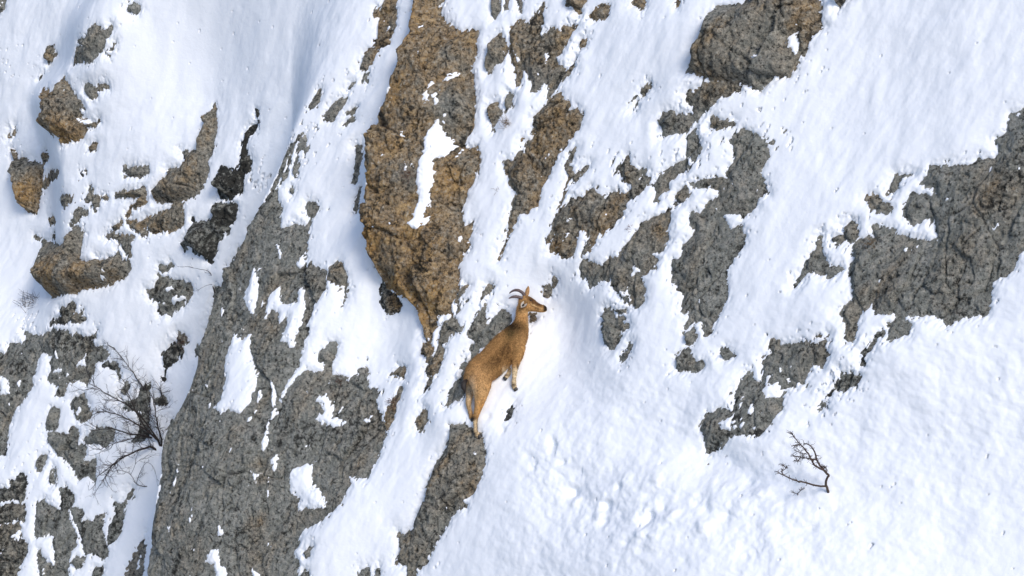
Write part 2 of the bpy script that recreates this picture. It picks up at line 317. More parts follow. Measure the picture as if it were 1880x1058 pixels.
out('rock_outcrop', 'brown rock with pointed left arms just below the fin shaped rock',
 '232,408 255,405 267,398 281,395 294,388 314,380 324,372 337,375 337,413 322,423 294,427 276,426 268,413 260,418 271,428 268,436 255,428 242,418|204,416 222,408 220,421 207,421', H=0.09, ochre=0.35, patch=0.2)
out('rock_block', 'dark grey angular rock block with pointed foot in the gully',
 '319,439 332,426 334,411 345,398 352,407 365,406 373,393 375,372 391,365 398,372 414,374 434,377 431,403 419,428 401,439 398,462 385,480 368,469 350,454 329,459', H=0.26, ochre=0.02, dark=0.35, rough=0.5, patch=0.0)
out('rock_block', 'blackish rock with a thin upper cleft beside the snowy gully',
 '389,347 393,329 408,311 424,319 431,311 434,291 439,260 440,270 442,237 454,227 465,222 467,202 474,204 472,237 459,253 452,265 453,280 463,298 459,314 449,319 444,352 431,359 414,367 401,367', H=0.12, ochre=0.02, dark=0.55, rough=1.0, patch=0.1)
out('rock_outcrop', 'small brown rock flecks scattered in the snow between the left boulders',
 '83,326 94,311 110,315 107,323 94,331 84,344 79,342|160,344 163,339 171,347 174,360 183,365 181,385 176,386 168,370 160,366|185,360 191,357 199,365 191,368|133,403 138,390 153,385 160,393 148,400 130,413|114,367 125,362 133,367 120,376|165,268 178,264 176,275 166,277|150,318 157,313 159,320 152,322|90,402 98,398 104,409 93,411', H=0.04, ochre=0.35, patch=0.4)
out('boulder', 'big two lobed boulder with ochre base and snow notch, left',
 '56,449 61,434 66,436 74,440 82,431 94,425 99,430 94,444 101,451 107,436 115,426 130,416 146,421 154,428 151,449 146,474 151,482 158,469 168,467 176,474 189,462 204,451 217,459 225,477 237,482 239,492 227,508 204,520 179,527 153,525 143,535 123,539 97,546 84,533 77,518 66,505 59,480',
 '156,510 168,490 172,490 168,505 161,513', H=0.34, ochre=0.34, rough=0.75, patch=0.0)
out('rock_outcrop', 'wavy brown rock strip on the snow above the two lobed boulder',
 '189,434 202,426 217,428 230,431 245,436 240,444 237,454 240,468 230,467 222,451 214,441 199,440', H=0.04, ochre=0.3, patch=0.3)
out('rock_outcrop', 'grey rock with round snow holes below the dark angular block',
 '268,533 281,531 286,515 291,505 301,510 319,513 332,515 352,521 356,533 347,548 337,561 324,566 314,576 306,569 294,574 291,553 276,546|292,487 306,491 311,480 318,488 306,497 294,500',
 '301,529 309,524 315,529 306,535|311,548 332,544 327,553 314,556', H=0.06, ochre=0.0, dark=0.15, patch=0.2)
out('rock_outcrop', 'blackish rock with rusty dry plants beside the gully above the bush',
 '294,645 306,635 322,627 327,614 342,620 342,627 334,632 334,650 324,663 306,678 299,694 294,673', H=0.08, ochre=0.1, dark=0.45, patch=0.3)
out('rock_outcrop', 'broad branching grey rock face at the left edge below the two lobed boulder',
 '46,637 46,609 52,614 71,617 84,612 97,604 107,609 120,607 130,614 140,609 151,618 166,614 176,606 176,620 168,627 176,637 189,640 202,651 189,662 174,663 171,683 158,709 151,699 138,696 123,704 117,724 102,722 107,709 87,699 84,691 89,678 89,663 94,650 77,645 71,658 64,683 56,691 61,709 51,724 38,740 28,752 15,790 10,836 3,836 -22,826 -48,775 -30,722 -55,672 -18,642 8,653 15,632 26,630',
 '133,673 153,650 153,671|112,696 120,683 125,689|89,683 110,673 110,683|-8,686 13,695 13,722 0,724|33,646 38,643 40,650 35,652', H=0.07, ochre=0.04, dark=0.1, rough=0.45, patch=0.5)
out('rock_outcrop', 'small dark knobbly rock in the snow under the two lobed boulder',
 '92,594 100,584 112,581 107,569 120,563 133,556 140,561 138,571 128,581 125,594 110,594 94,598|130,579 143,576 152,569 151,581 158,586 146,594 133,588', H=0.06, ochre=0.1, dark=0.2, patch=0.3)
out('rock_outcrop', 'grey rock column showing through the twigs of the bare bush',
 '255,714 273,706 276,724 273,763 276,785 270,805 250,815 238,812 250,790 253,755 222,750 227,740 255,734|220,719 231,704 235,714 225,729 217,737|281,734 299,728 309,740 294,745 283,740|193,671 207,663 217,671 221,683 217,694 213,678 202,674', H=0.05, ochre=0.02, dark=0.25, patch=0.3)
out('rock_outcrop', 'isolated upright grey rock patch left of the bare bush', '87,775 94,754 108,756 105,785 89,785', H=0.04, ochre=0.02, dark=0.05)
out('rock_outcrop', 'broken grey rocks behind the lower left twigs of the bare bush',
 '130,734 153,722 163,742 161,755 168,765 153,773 140,770 135,755|87,811 89,801 102,798 117,803 128,806 133,788 143,788 143,814 158,821 158,834 151,844 163,847 174,844 176,862 174,882 163,870 148,877 140,870 130,852 117,834 102,831 105,819|153,808 174,788 209,788 209,806 194,819 176,816 166,816|66,857 69,839 84,837 84,849 74,867|89,888 88,865 96,854 102,867 102,888 94,891', H=0.05, ochre=0.02, dark=0.05, patch=0.4)
out('rock_outcrop', 'tall grey rock slab with snow streaks at the bottom left',
 '64,931 66,921 79,919 94,931 107,936 112,923 110,900 123,900 135,911 133,926 126,936 128,954 140,982 140,1000 130,1013 125,1041 125,1090 74,1090 66,1033 69,1013 97,1041 98,1025 92,1000 97,982 71,982 64,985|130,1033 138,1023 156,1025 151,1038 140,1043', H=0.05, ochre=0.0, dark=0.05, rough=0.4, patch=0.4)
out('rock_outcrop', 'grey rock slab with a ragged dark right side at the bottom left of the gully',
 '130,936 140,939 151,941 146,951 146,967 153,957 168,959 191,946 189,962 181,964 189,977 194,1000 199,1015 189,1028 179,1018 163,1013 156,1018 151,1002 143,972 133,951|208,921 220,926 227,916 231,905 243,898 245,911 237,916 227,936 222,967 212,992 199,995 199,972 209,941|166,1080 171,1043 189,1042 184,1080', H=0.06, ochre=0.0, dark=0.15, patch=0.25, rough=0.5)
out('boulder', 'uppermost of the three stacked rocks in the bottom left corner', '-44,908 -20,897 15,900 18,885 38,871 47,877 46,900 41,918 23,916 -25,926', H=0.09, ochre=0.02, dark=0.25, patch=0.1)
out('boulder', 'smooth middle rock of the three stacked in the bottom left corner', '-28,932 23,926 43,928 47,941 46,957 26,957 -22,965 -46,950', H=0.10, ochre=0.12, dark=0.25, rough=0.7, patch=0.0)
out('boulder', 'lowest brownish rock of the three stacked in the bottom left corner', '-24,968 15,962 33,957 38,972 38,990 51,998 50,1015 41,1031 36,1046 26,1068 -8,1100 -30,1060 -50,1020', '15,985 26,972 32,975 23,990', H=0.10, ochre=0.25, dark=0.25, patch=0.1)
out('rock_outcrop', 'thin rock edges in the gully snow at the foot of the buttress',
 '232,1070 243,1033 255,1005 267,977 262,1000 252,1033 245,1070|248,1080 256,1033 268,1003 265,1028 258,1080', H=0.02, ochre=0.2, patch=0.2)
# ------------------------------------------------------------------ materials
def new_mat(name):
    m = bpy.data.materials.new(name); m.use_nodes = True
    nt = m.node_tree
    return m, nt, nt.nodes['Principled BSDF']

class NT:
    def __init__(s, nt): s.nt = nt
    def n(s, kind, **kw):
        nd = s.nt.nodes.new(kind)
        for k, v in kw.items(): setattr(nd, k, v)
        return nd
    def l(s, a, b): s.nt.links.new(a, b)
    def noise(s, vec, scale, detail=4, rough=0.55):
        nd = s.n('ShaderNodeTexNoise'); nd.inputs['Scale'].default_value = scale
        nd.inputs['Detail'].default_value = detail; nd.inputs['Roughness'].default_value = rough
        s.l(vec, nd.inputs['Vector']); return nd.outputs['Fac']
    def ramp(s, fac, stops):
        nd = s.n('ShaderNodeValToRGB'); r = nd.color_ramp
        while len(r.elements) < len(stops): r.elements.new(0.5)
        for e, (p, c) in zip(r.elements, stops):
            e.position = p; e.color = (*c, 1) if len(c) == 3 else c
        s.l(fac, nd.inputs[0]); return nd.outputs[0]
    def mix(s, fac, a, b, mode='MIX'):
        nd = s.n('ShaderNodeMix', data_type='RGBA', blend_type=mode)
        for sock, v in ((nd.inputs[0], fac), (nd.inputs[6], a), (nd.inputs[7], b)):
            if hasattr(v, 'is_linked'): s.l(v, sock)
            elif isinstance(v, (int, float)): sock.default_value = v
            else: sock.default_value = (*v, 1)
        return nd.outputs[2]
    def math(s, op, a, b=0.0, clamp=False):
        nd = s.n('ShaderNodeMath', operation=op, use_clamp=clamp)
        for sock, v in zip(nd.inputs, (a, b)):
            if hasattr(v, 'is_linked'): s.l(v, sock)
            else: sock.default_value = v
        return nd.outputs[0]

def g3(v): return (v, v, v)

def rock_material():
    m, nt, p = new_mat('weathered_limestone'); t = NT(nt)
    pos = t.n('ShaderNodeNewGeometry').outputs['Position']
    att = lambda nm: t.n('ShaderNodeAttribute', attribute_name=nm).outputs['Fac']
    big = t.noise(pos, 2.2, 5); mid = t.noise(pos, 14, 6, 0.65); fine = t.noise(pos, 70, 5, 0.7); grit = t.noise(pos, 160, 3, 0.7)
    speck = t.noise(pos, 32, 6, 0.72)
    grey = t.ramp(mid, [(0.35, (0.185, 0.188, 0.162)), (0.5, (0.29, 0.292, 0.255)), (0.65, (0.42, 0.41, 0.36))])
    ochre = t.ramp(mid, [(0.35, (0.17, 0.092, 0.032)), (0.5, (0.42, 0.25, 0.092)), (0.66, (0.60, 0.395, 0.17))])
    brown = t.ramp(speck, [(0.38, (0.09, 0.072, 0.050)), (0.62, (0.45, 0.365, 0.25))])
    of = t.math('ADD', att('ochre'), t.math('MULTIPLY', t.math('SUBTRACT', mid, 0.5), 0.9))
    of = t.math('ADD', of, t.math('MULTIPLY', t.math('SUBTRACT', big, 0.5), 0.8))
    f1 = t.ramp(of, [(0.42, g3(0)), (0.92, g3(0.95))])
    f0 = t.ramp(of, [(0.08, g3(0)), (0.50, g3(0.85))])
    c = t.mix(f0, grey, brown); c = t.mix(f1, c, ochre)
    # grain: dark pits and lichen, pale crystals
    c = t.mix(t.ramp(speck, [(0.385, g3(0.85)), (0.45, g3(0))]), c, (0.024, 0.022, 0.018))
    c = t.mix(t.ramp(speck, [(0.56, g3(0)), (0.64, g3(0.6))]), c, (0.56, 0.53, 0.45))
    c = t.mix(t.ramp(fine, [(0.37, g3(0.65)), (0.45, g3(0))]), c, (0.05, 0.045, 0.037))
    c = t.mix(t.ramp(grit, [(0.55, g3(0)), (0.68, g3(0.4))]), c, (0.50, 0.47, 0.41))
    lich = t.noise(pos, 20, 5, 0.75)
    lf = t.math('ADD', lich, t.math('MULTIPLY', att('dark'), 0.40))
    c = t.mix(t.ramp(lf, [(0.57, g3(0)), (0.68, g3(0.9))]), c, (0.030, 0.029, 0.026))
    pale = t.noise(pos, 7, 3, 0.8)
    c = t.mix(t.ramp(pale, [(0.60, g3(0)), (0.72, g3(0.4))]), c, (0.42, 0.40, 0.35))
    t.l(c, p.inputs['Base Color'])
    p.inputs['Roughness'].default_value = 0.95
    p.inputs['Specular IOR Level'].default_value = 0.06
    b = t.n('ShaderNodeBump'); b.inputs['Strength'].default_value = 1.0; b.inputs['Distance'].default_value = 0.025
    hsum = t.math('ADD', t.math('MULTIPLY', speck, 1.6), t.math('ADD', t.math('MULTIPLY', mid, 0.8), t.math('MULTIPLY', grit, 0.25)))
    t.l(hsum, b.inputs['Height']); t.l(b.outputs[0], p.inputs['Normal'])
    return m

def snow_material():
    m, nt, p = new_mat('packed_snow'); t = NT(nt)
    pos = t.n('ShaderNodeNewGeometry').outputs['Position']
    a = t.noise(pos, 3.0, 4); f = t.noise(pos, 45, 4, 0.6)
    c = t.ramp(a, [(0.3, (0.87, 0.878, 0.885)), (0.7, (0.91, 0.914, 0.915))])
    t.l(c, p.inputs['Base Color'])
    p.inputs['Roughness'].default_value = 0.75
    p.inputs['Specular IOR Level'].default_value = 0.25
    b = t.n('ShaderNodeBump'); b.inputs['Strength'].default_value = 0.25; b.inputs['Distance'].default_value = 0.008
    t.l(t.math('ADD', f, t.math('MULTIPLY', t.noise(pos, 16, 4), 1.5)), b.inputs['Height']); t.l(b.outputs[0], p.inputs['Normal'])
    return m

ROCK, SNOW = rock_material(), snow_material()

# ------------------------------------------------------------------ the grid on the slope
bx = np.concatenate([np.linspace(0, 1880, 20)] * 2 + [np.zeros(12), np.full(12, 1880.0)])
by = np.concatenate([np.zeros(20), np.full(20, 1058.0)] + [np.linspace(0, 1058, 12)] * 2)
fu, fv = raycast(bx, by)
STEP = 0.0092
def axis(lo, hi):
    fine = np.arange(lo, hi, STEP)
    far = np.cumsum(0.012 * 1.16 ** np.arange(42)); far = far[far < 26]
    return np.concatenate([(fine[0] - far)[::-1], fine, fine[-1] + far])
AU, AV = axis(fu.min() - 0.25, fu.max() + 0.25), axis(fv.min() - 0.25, fv.max() + 0.25)
GU, GV = np.meshgrid(AU, AV)                       # [iv, iu]
GU = GU.astype(np.float32); GV = GV.astype(np.float32)
print('grid', GU.shape)

E = np.full(GU.shape, -1.0, np.float32)            # exposure: signed distance inside bare rock
L = np.full(GU.shape, -1, np.int16)
BUL = np.zeros(GU.shape, np.float32)

def seg_geom(q):
    a = q; b = np.roll(q, -1, 0); d = b - a
    area = 0.5 * np.sum(a[:, 0] * b[:, 1] - b[:, 0] * a[:, 1])
    nrm = np.stack([d[:, 1], -d[:, 0]], 1) * (1 if area > 0 else -1)
    ln = np.linalg.norm(nrm, axis=1, keepdims=True)
    return a, d, nrm / np.maximum(ln, 1e-9)

def window(q, mg):
    i0, i1 = np.searchsorted(AU, [q[:, 0].min() - mg, q[:, 0].max() + mg])
    j0, j1 = np.searchsorted(AV, [q[:, 1].min() - mg, q[:, 1].max() + mg])
    return slice(j0, j1), slice(i0, i1)

def sdf(q, uu, vv, ws=None):
    a, d, _ = seg_geom(q)
    best = np.full(uu.shape, 9.0, np.float32); wb = np.full(uu.shape, 99.0, np.float32)
    ins = np.zeros(uu.shape, bool)
    for k in range(len(a)):
        ax, ay = a[k]; dx, dy = d[k]
        x = uu - np.float32(ax); y = vv - np.float32(ay)
        t = np.clip((x * dx + y * dy) / max(dx * dx + dy * dy, 1e-12), 0, 1).astype(np.float32)
        r = np.hypot(x - t * np.float32(dx), y - t * np.float32(dy))
        best = np.minimum(best, r)
        if ws is not None: wb = np.minimum(wb, r / np.float32(ws[k]))
        if dy != 0:
            by_ = ay + dy
            c = (vv > min(ay, by_)) & (vv <= max(ay, by_))
            ins ^= c & (x < (vv - ay) / dy * dx)
    return np.where(ins, best, -best), np.where(ins, wb, 0)

for k, o in enumerate(OUT):
    for a in o['polys']:
        q0 = np.stack(raycast(a[:, 0], a[:, 1]), 1)
        _, _, nr = seg_geom(q0)
        face = np.clip(-0.85 * nr[:, 0] - 0.45 * nr[:, 1], -1, 1)
        lf_ = np.clip(-1.1 * nr[:, 0], 0, 1)
        fv_ = 0.5 * (lf_ + np.roll(lf_, 1))
        q = np.stack(raycast(a[:, 0], a[:, 1], o['H'] * 0.72 * fv_), 1)
        _, _, nr = seg_geom(q)
        face = np.clip(-0.85 * nr[:, 0] - 0.45 * nr[:, 1], -1, 1)
        size = min(0.8, 0.5 * (np.ptp(q[:, 0]) + np.ptp(q[:, 1])) * 0.8)
        ws = np.interp(face, [-1, 0, 1], [0.42, 0.20, 0.07]) * size
        w = window(q, 0.30)
        s, wb = sdf(q, GU[w], GV[w], ws)
        m = s > E[w]
        E[w] = np.where(m, s, E[w]); L[w] = np.where(m, k, L[w])
        BUL[w] = np.maximum(BUL[w], o['H'] * (1 - np.exp(-wb)).astype(np.float32))
for k, o in enumerate(OUT):
    for a in o['holes']:
        q = np.stack(raycast(a[:, 0], a[:, 1], np.full(len(a), o['H'] * 0.8)), 1)
        w = window(q, 0.2)
        s, _ = sdf(q, GU[w], GV[w])
        E[w] = np.where(L[w] == k, np.minimum(E[w], -s - 0.004), E[w])

def per(key, default):
    t = np.array([o[key] for o in OUT] + [default], np.float32)
    return t[L]                                     # L = -1 picks the last entry
def spots(lst):
    f = np.zeros(GU.shape, np.float32)
    for (x, y, r, v) in lst:
        u0, v0 = raycast(np.array([x]), np.array([y])); rr = r / 221.0
        f += (v * np.exp(-((GU - np.float32(u0[0])) ** 2 + (GV - np.float32(v0[0])) ** 2) / (rr * rr))).astype(np.float32)
    return f

print('noise')
PATCH, ROUGH = per('patch', 0.3), per('rough', 1.0)
SD = E.copy()
warpu = GU + 0.05 * fbm(GU * 3, GV * 3, 2, 90); warpv = GV + 0.05 * fbm(GU * 3, GV * 3, 2, 95)
E = E + 0.006 + 0.016 * fbm(GU * 8, GV * 6, 3, 1) + 0.014 * fbm(GU * 30, GV * 24, 3, 5)
q = fbm(warpu * 8, warpv * 4.5, 4, 20, 0.6)
E = np.minimum(E, (0.80 - 0.62 * PATCH - q) * 0.13)
# ragged, dusted margins and streaks of snow caught in the roughness
dust = fbm((GU - 0.3 * GV) * 34, GV * 15, 4, 24, 0.65)
E = E + 0.026 * dust * np.exp(-(SD / 0.10) ** 2)
E = np.minimum(E, (0.98 - 0.42 * PATCH + 0.8 * np.clip(SD, 0, 0.3) - dust - 0.35 * q) * 0.10)
q2 = fbm(GU * 26, GV * 18, 3, 30, 0.6)
near = np.clip(-SD, 0, 1)
spk = (q2 - (0.56 + near * 2.6) + 0.15 * PATCH) * 0.12
E = np.where((L >= 0) & (spk > -0.012) & (spk > E), spk, E)
# loose zones where thin snow lets flecks of rock through
ZONES = spots([(560, 260, 55, .30), (480, 330, 40, .34), (520, 300, 50, .34), (1320, 260, 70, .22), (1120, 320, 60, .16), (1480, 130, 60, .14),
               (60, 590, 45, .26), (150, 420, 60, .20), (90, 850, 60, .22), (270, 600, 40, .10), (690, 740, 45, .26), (840, 560, 45, .30), (1430, 250, 50, .2),
               (1500, 640, 45, .22), (1160, 330, 50, .2), (640, 180, 60, .15), (1540, 440, 40, .2), (20, 120, 40, .25), (1260, 290, 40, .2)])
su = GU - 0.2 * GV; sdir = GU - 0.22 * GV
q3 = fbm(su * 24, GV * 9, 3, 40, 0.6)
fle = (q3 - 0.88 + 1.9 * ZONES) * 0.12
FR = (fle > E) & (SD < -0.012) & (fle > -0.012)
E = np.where(FR, fle, E)
L = np.where(FR, len(OUT), L)

Rm = macro(GU.astype(np.float64), GV.astype(np.float64)).astype(np.float32) + BUL
# bedrock detail
def facets(fu_, fv_, seed, slope):
    """blocks with their own tilted planes, stepped at the joints (unit = metres)"""
    x, y = warpu * fu_, warpv * fv_
    a_, b_, c_, dx, dy = worley(x, y, seed, True)
    pl = (dx * (_jx[(c_ * 7 + 3) & 511] - 0.5) / fu_ + dy * (_jy[(c_ * 5 + 1) & 511] - 0.5) / fv_) * 2 * slope
    return pl, _jx[c_] - 0.5, b_ - a_
p1, s1, c1 = facets(2.9, 1.7, 3, 0.36)
p2, s2, c2 = facets(8.5, 5.5, 7, 0.75)
p3, s3, c3 = facets(24, 17, 9, 0.9)
vary = np.clip(0.5 + 0.9 * fbm(GU * 1.3, GV * 1.1, 2, 61), 0.1, 1.2)
rid = ridged(GU * 15 + 0.8 * fbm(GU * 6, GV * 6, 2, 57), GV * 10, 3, 59, 0.6)
det = ROUGH * (p1 + 0.035 * s1 + vary * (0.85 * p2 + 0.018 * s2) + 0.55 * p3 + 0.005 * s3 - 0.08 * np.exp(-(c1 / 0.045) ** 2) * vary
               - 0.03 * np.exp(-(c2 / 0.09) ** 2) * vary + 0.020 * fbm(GU * 7, GV * 5, 3, 55, 0.6) + 0.008 * rid) + 0.0055 * fbm(GU * 40, GV * 34, 2, 58) + 0.012 * fbm(GU * 3, GV * 2, 2, 53)
pit = fbm(GU * 15, GV * 12, 4, 65, 0.65)
seam = fbm(sdir * 2.3 + 0.5 * fbm(GU * 3, GV * 2, 2, 120), GV * 0.75, 3, 122, 0.5)
det -= 0.060 * np.exp(-(seam / 0.022) ** 2) * np.clip(0.4 + 1.2 * fbm(GU * 1.7, GV * 1.2, 2, 125), 0, 1)
det -= 0.045 * sstep(0.40, 0.58, pit)
det = det * np.clip(0.22 + 0.78 * sstep(-0.01, 0.14, E), 0, 1) + 0.006
RK = Rm + det
# snow lying over it
SMOOTH = np.clip(1 - spots([(380, 80, 110, .9), (500, 60, 90, .6), (250, 120, 70, .5)]), 0.1, 1)
CALM = np.clip(spots([(1500, 860, 300, 1.), (1250, 1000, 260, 1.), (1750, 760, 220, 1.), (1100, 760, 130, .8), (1000, 1000, 180, .7)]), 0, 1)
rel = CALM * (0.020 * fbm(GU * 2.6, GV * 3.6, 4, 87, 0.5) + 0.0045 * fbm(GU * 14, GV * 17, 3, 89)) + (1 - 0.85 * CALM) * SMOOTH * (0.016 * fbm(sdir * 3.2 + 0.4 * fbm(GU * 2, GV * 2, 2, 71), GV * 1.9, 3, 74, 0.45) + 0.0050 * fbm(sdir * 12, GV * 6, 4, 78))
rel += 0.020 * fbm(GU * 1.6, GV * 0.9, 3, 70)
LUMP = np.clip(spots([(1010, 850, 60, 1.), (1100, 930, 90, 1.), (1200, 960, 80, 1.), (1330, 930, 80, .9), (1440, 900, 70, .5), (1480, 980, 90, .5),
                      (930, 770, 35, .8), (1400, 1010, 90, .6)]), 0, 1.1)
h1, h2, hc = worley(warpu * 5.5, warpv * 5.5, 13)
rel += LUMP * (0.020 * fbm(GU * 3.5, GV * 4.5, 4, 82, 0.6) - 0.016 * np.exp(-(h1 / 0.22) ** 2) * (_jx[hc] > 0.7))
PITS = [(1190, 955, 20, -.13), (1055, 905, 15, -.08), (1118, 930, 14, -.09), (1018, 815, 11, -.09), (1035, 850, 8, -.05), (985, 855, 12, -.06), (1285, 920, 16, -.05),
        (1115, 960, 9, -.05), (1190, 978, 24, .05), (1235, 945, 16, .05), (1105, 950, 12, .05), (1060, 922, 13, .05), (1385, 890, 22, -.05), (1400, 905, 30, .05),
        (1336, 945, 18, -.05), (900, 765, 9, -.03), (925, 790, 9, -.04), (945, 770, 9, -.03), (1300, 965, 20, .04), (1140, 895, 9, -.05), (1155, 878, 14, .03), (1215, 880, 14, .03)]
rel += 0.5 * spots([(x, y, 0.8 * r, v) for x, y, r, v in PITS]) * (1 + 1.2 * fbm(GU * 9, GV * 9, 3, 86))
T = np.where(E < 0, 0.040 * (1 - np.exp(np.maximum(E, -0.2) / 0.05)), np.minimum(det, 0) * sstep(0, 0.03, E) - np.minimum(0.12, 1.2 * E))
SN = Rm + T + rel * sstep(0.0, 0.12, -E)
TOP = np.where(E > -0.03, np.maximum(SN, RK), SN)

def grid_pos(h):
    return O + GU[..., None] * S + GV[..., None] * U_ + h[..., None].astype(np.float64) * N

def link(name, me, mat, parent=None):
    ob = bpy.data.objects.new(name, me); COL.objects.link(ob)
    if mat is not None: me.materials.append(mat)
    if parent is not None: ob.parent = parent
    return ob

def tag(ob, label=None, cat=None, group=None, kind=None):
    if label: ob['label'] = label
    if cat: ob['category'] = cat
    if group: ob['group'] = group
    if kind: ob['kind'] = kind
    return ob

def quads_mesh(name, pos, qmask, origin, attrs=None):
    """pos [nv,nu,3]; qmask [nv-1,nu-1] picks the grid cells"""
    nv, nu = pos.shape[:2]
    j, i = np.nonzero(qmask)
    v0 = j * nu + i
    f = np.stack([v0, v0 + 1, v0 + nu + 1, v0 + nu], 1)
    used, inv = np.unique(f, return_inverse=True)
    f = inv.reshape(f.shape).astype(np.int32)
    co = (pos.reshape(-1, 3)[used] - origin).astype(np.float32)
    me = bpy.data.meshes.new(name)
    me.vertices.add(len(co)); me.vertices.foreach_set('co', co.ravel())
    me.loops.add(f.size); me.loops.foreach_set('vertex_index', f.ravel())
    me.polygons.add(len(f))
    me.polygons.foreach_set('loop_start', np.arange(0, f.size, 4, dtype=np.int32))
    me.polygons.foreach_set('loop_total', np.full(len(f), 4, np.int32))
    me.polygons.foreach_set('use_smooth', np.ones(len(f), bool))
    me.update(calc_edges=True)
    for nm, arr in (attrs or {}).items():
        at = me.attributes.new(nm, 'FLOAT', 'POINT')
        at.data.foreach_set('value', arr.reshape(-1)[used].astype(np.float32))
    return me

def cells(a, fn):
    return fn.reduce([a[:-1, :-1], a[1:, :-1], a[:-1, 1:], a[1:, 1:]])

print('meshes')
keep = cells(E, np.minimum) < 0.11
me = quads_mesh('snow_slope', grid_pos(SN), keep, O)
so = link('snow_slope', me, SNOW); so.location = O
tag(so, kind='structure')

OCH = per('ochre', 0.25) + 0.26 * fbm(GU * 2.2, GV * 1.3, 3, 100) + 0.34 * np.maximum(0, fbm(sdir * 5, GV * 0.9, 3, 104)) + spots([
    (685, 370, 32, .6), (705, 460, 34, .7), (735, 550, 34, .75), (765, 605, 28, .65), (690, 290, 25, .35), (780, 60, 50, .2), (110, 525, 40, .35), (215, 515, 30, .35), (125, 250, 30, .4),
    (60, 355, 25, .35), (478, 960, 22, .35), (478, 850, 16, .25), (470, 600, 20, .2), (505, 1000, 25, .25), (845, 200, 35, -.35), (840, 110, 30, -.2), (770, 250, 18, -.2),
    (1025, 455, 16, .5), (290, 330, 18, .35), (830, 410, 40, -.15), (860, 300, 20, -.35), (640, 860, 40, .12), (1480, 50, 30, .25), (1820, 330, 60, .1)])
DRK = per('dark', 0.1) + 0.34 * fbm(GU * 3, GV * 2, 3, 110, 0.6) + 0.45 * np.maximum(0, fbm(sdir * 7, GV * 1.1, 3, 114) - 0.1) + spots([(420, 400, 25, .4), (800, 500, 14, .5), (560, 800, 40, .2), (660, 800, 40, .25), (455, 270, 15, .5)])
RP = grid_pos(RK)
rockcell = cells(E, np.maximum) > -0.022
Lc = L[:-1, :-1]

def components(m):
    """4-connected components of a boolean grid, by row runs"""
    par = []
    def find(a):
        while par[a] != a:
            par[a] = par[par[a]]; a = par[a]
        return a
    lab = np.full(m.shape, -1, np.int32); prev = []
    for j in range(m.shape[0]):
        d = np.diff(np.concatenate([[0], m[j].astype(np.int8), [0]]))
        cur = []
        pi = 0
        for a, b in zip(np.nonzero(d == 1)[0], np.nonzero(d == -1)[0]):
            r = len(par); par.append(r); cur.append((a, b, r)); lab[j, a:b] = r
            while pi < len(prev) and prev[pi][1] <= a: pi += 1
            q_ = pi
            while q_ < len(prev) and prev[q_][0] < b:
                x, y = find(prev[q_][2]), find(r)
                if x != y: par[max(x, y)] = min(x, y)
                q_ += 1
        prev = cur
    if not par: return lab
    roots = np.array([find(i) for i in range(len(par))])
    return np.where(lab >= 0, roots[np.maximum(lab, 0)], -1)

flecks = rockcell & (Lc == len(OUT))
for k, o in enumerate(OUT):
    qm = rockcell & (Lc == k)
    j, i = np.nonzero(qm)
    if not len(j): continue
    sl = (slice(j.min(), j.max() + 2), slice(i.min(), i.max() + 2))
    sub = qm[sl[0].start:sl[0].stop - 1, sl[1].start:sl[1].stop - 1]
    lab = components(sub)
    ids, cnt = np.unique(lab[lab >= 0], return_counts=True)
    order = np.argsort(-cnt); ids, cnt = ids[order], cnt[order]
    big = [c for n_, c in enumerate(ids) if n_ == 0 or cnt[n_] > 55]
    small = sub & ~np.isin(lab, big)
    flecks[sl[0].start:sl[0].stop - 1, sl[1].start:sl[1].stop - 1] |= small
    pos = RP[sl]; at = {'ochre': OCH[sl], 'dark': DRK[sl]}
    org = pos[:-1, :-1][lab == big[0]].mean(0)
    nm = o['name']
    if len(big) == 1:
        ob = link(nm, quads_mesh(nm, pos, lab == big[0], org, at), ROCK); ob.location = org
    else:
        ob = bpy.data.objects.new(nm, None); COL.objects.link(ob); ob.location = org; ob.empty_display_size = 0.1
        for c in big:
            link('rock_piece', quads_mesh('rock_piece', pos, lab == c, org, at), ROCK, ob)
    tag(ob, o['label'], 'boulder' if nm == 'boulder' else 'rock', 'bare rocks in the snow slope')
org = RP[:-1, :-1][flecks].mean(0)
ob = link('rock_flecks', quads_mesh('rock_flecks', RP, flecks, org, {'ochre': OCH, 'dark': DRK}), ROCK); ob.location = org
tag(ob, 'tiny flecks of rock showing through thin snow', 'rock flecks', kind='stuff')

# final surface lookup: where a pixel's ray meets rock or snow
def surf(u, v):
    i = np.clip(np.searchsorted(AU, u) - 1, 0, len(AU) - 2); j = np.clip(np.searchsorted(AV, v) - 1, 0, len(AV) - 2)
    a = (u - AU[i]) / (AU[i + 1] - AU[i]); b = (v - AV[j]) / (AV[j + 1] - AV[j])
    return (TOP[j, i] * (1 - a) + TOP[j, i + 1] * a) * (1 - b) + (TOP[j + 1, i] * (1 - a) + TOP[j + 1, i + 1] * a) * b

def hit(px, py):
    """depth along the view axis at which the pixel meets the ground"""
    d = rays(np.float64(px), np.float64(py)); t0 = ((O - CAM) @ N) / (d @ N)
    ts = t0 + np.arange(-2.0, 4.5, 0.004)
    p = CAM + d * ts[:, None] - O
    f = p @ N - surf(p @ S, p @ U_)
    return float(ts[np.argmax(f < 0)])
# ------------------------------------------------------------------ the goat
def tri_mesh(name, verts, faces, smooth=True):
    me = bpy.data.meshes.new(name); me.from_pydata([tuple(map(float, v)) for v in verts], [], faces)
    me.update()
    if smooth: me.polygons.foreach_set('use_smooth', np.ones(len(me.polygons), bool))
    return me

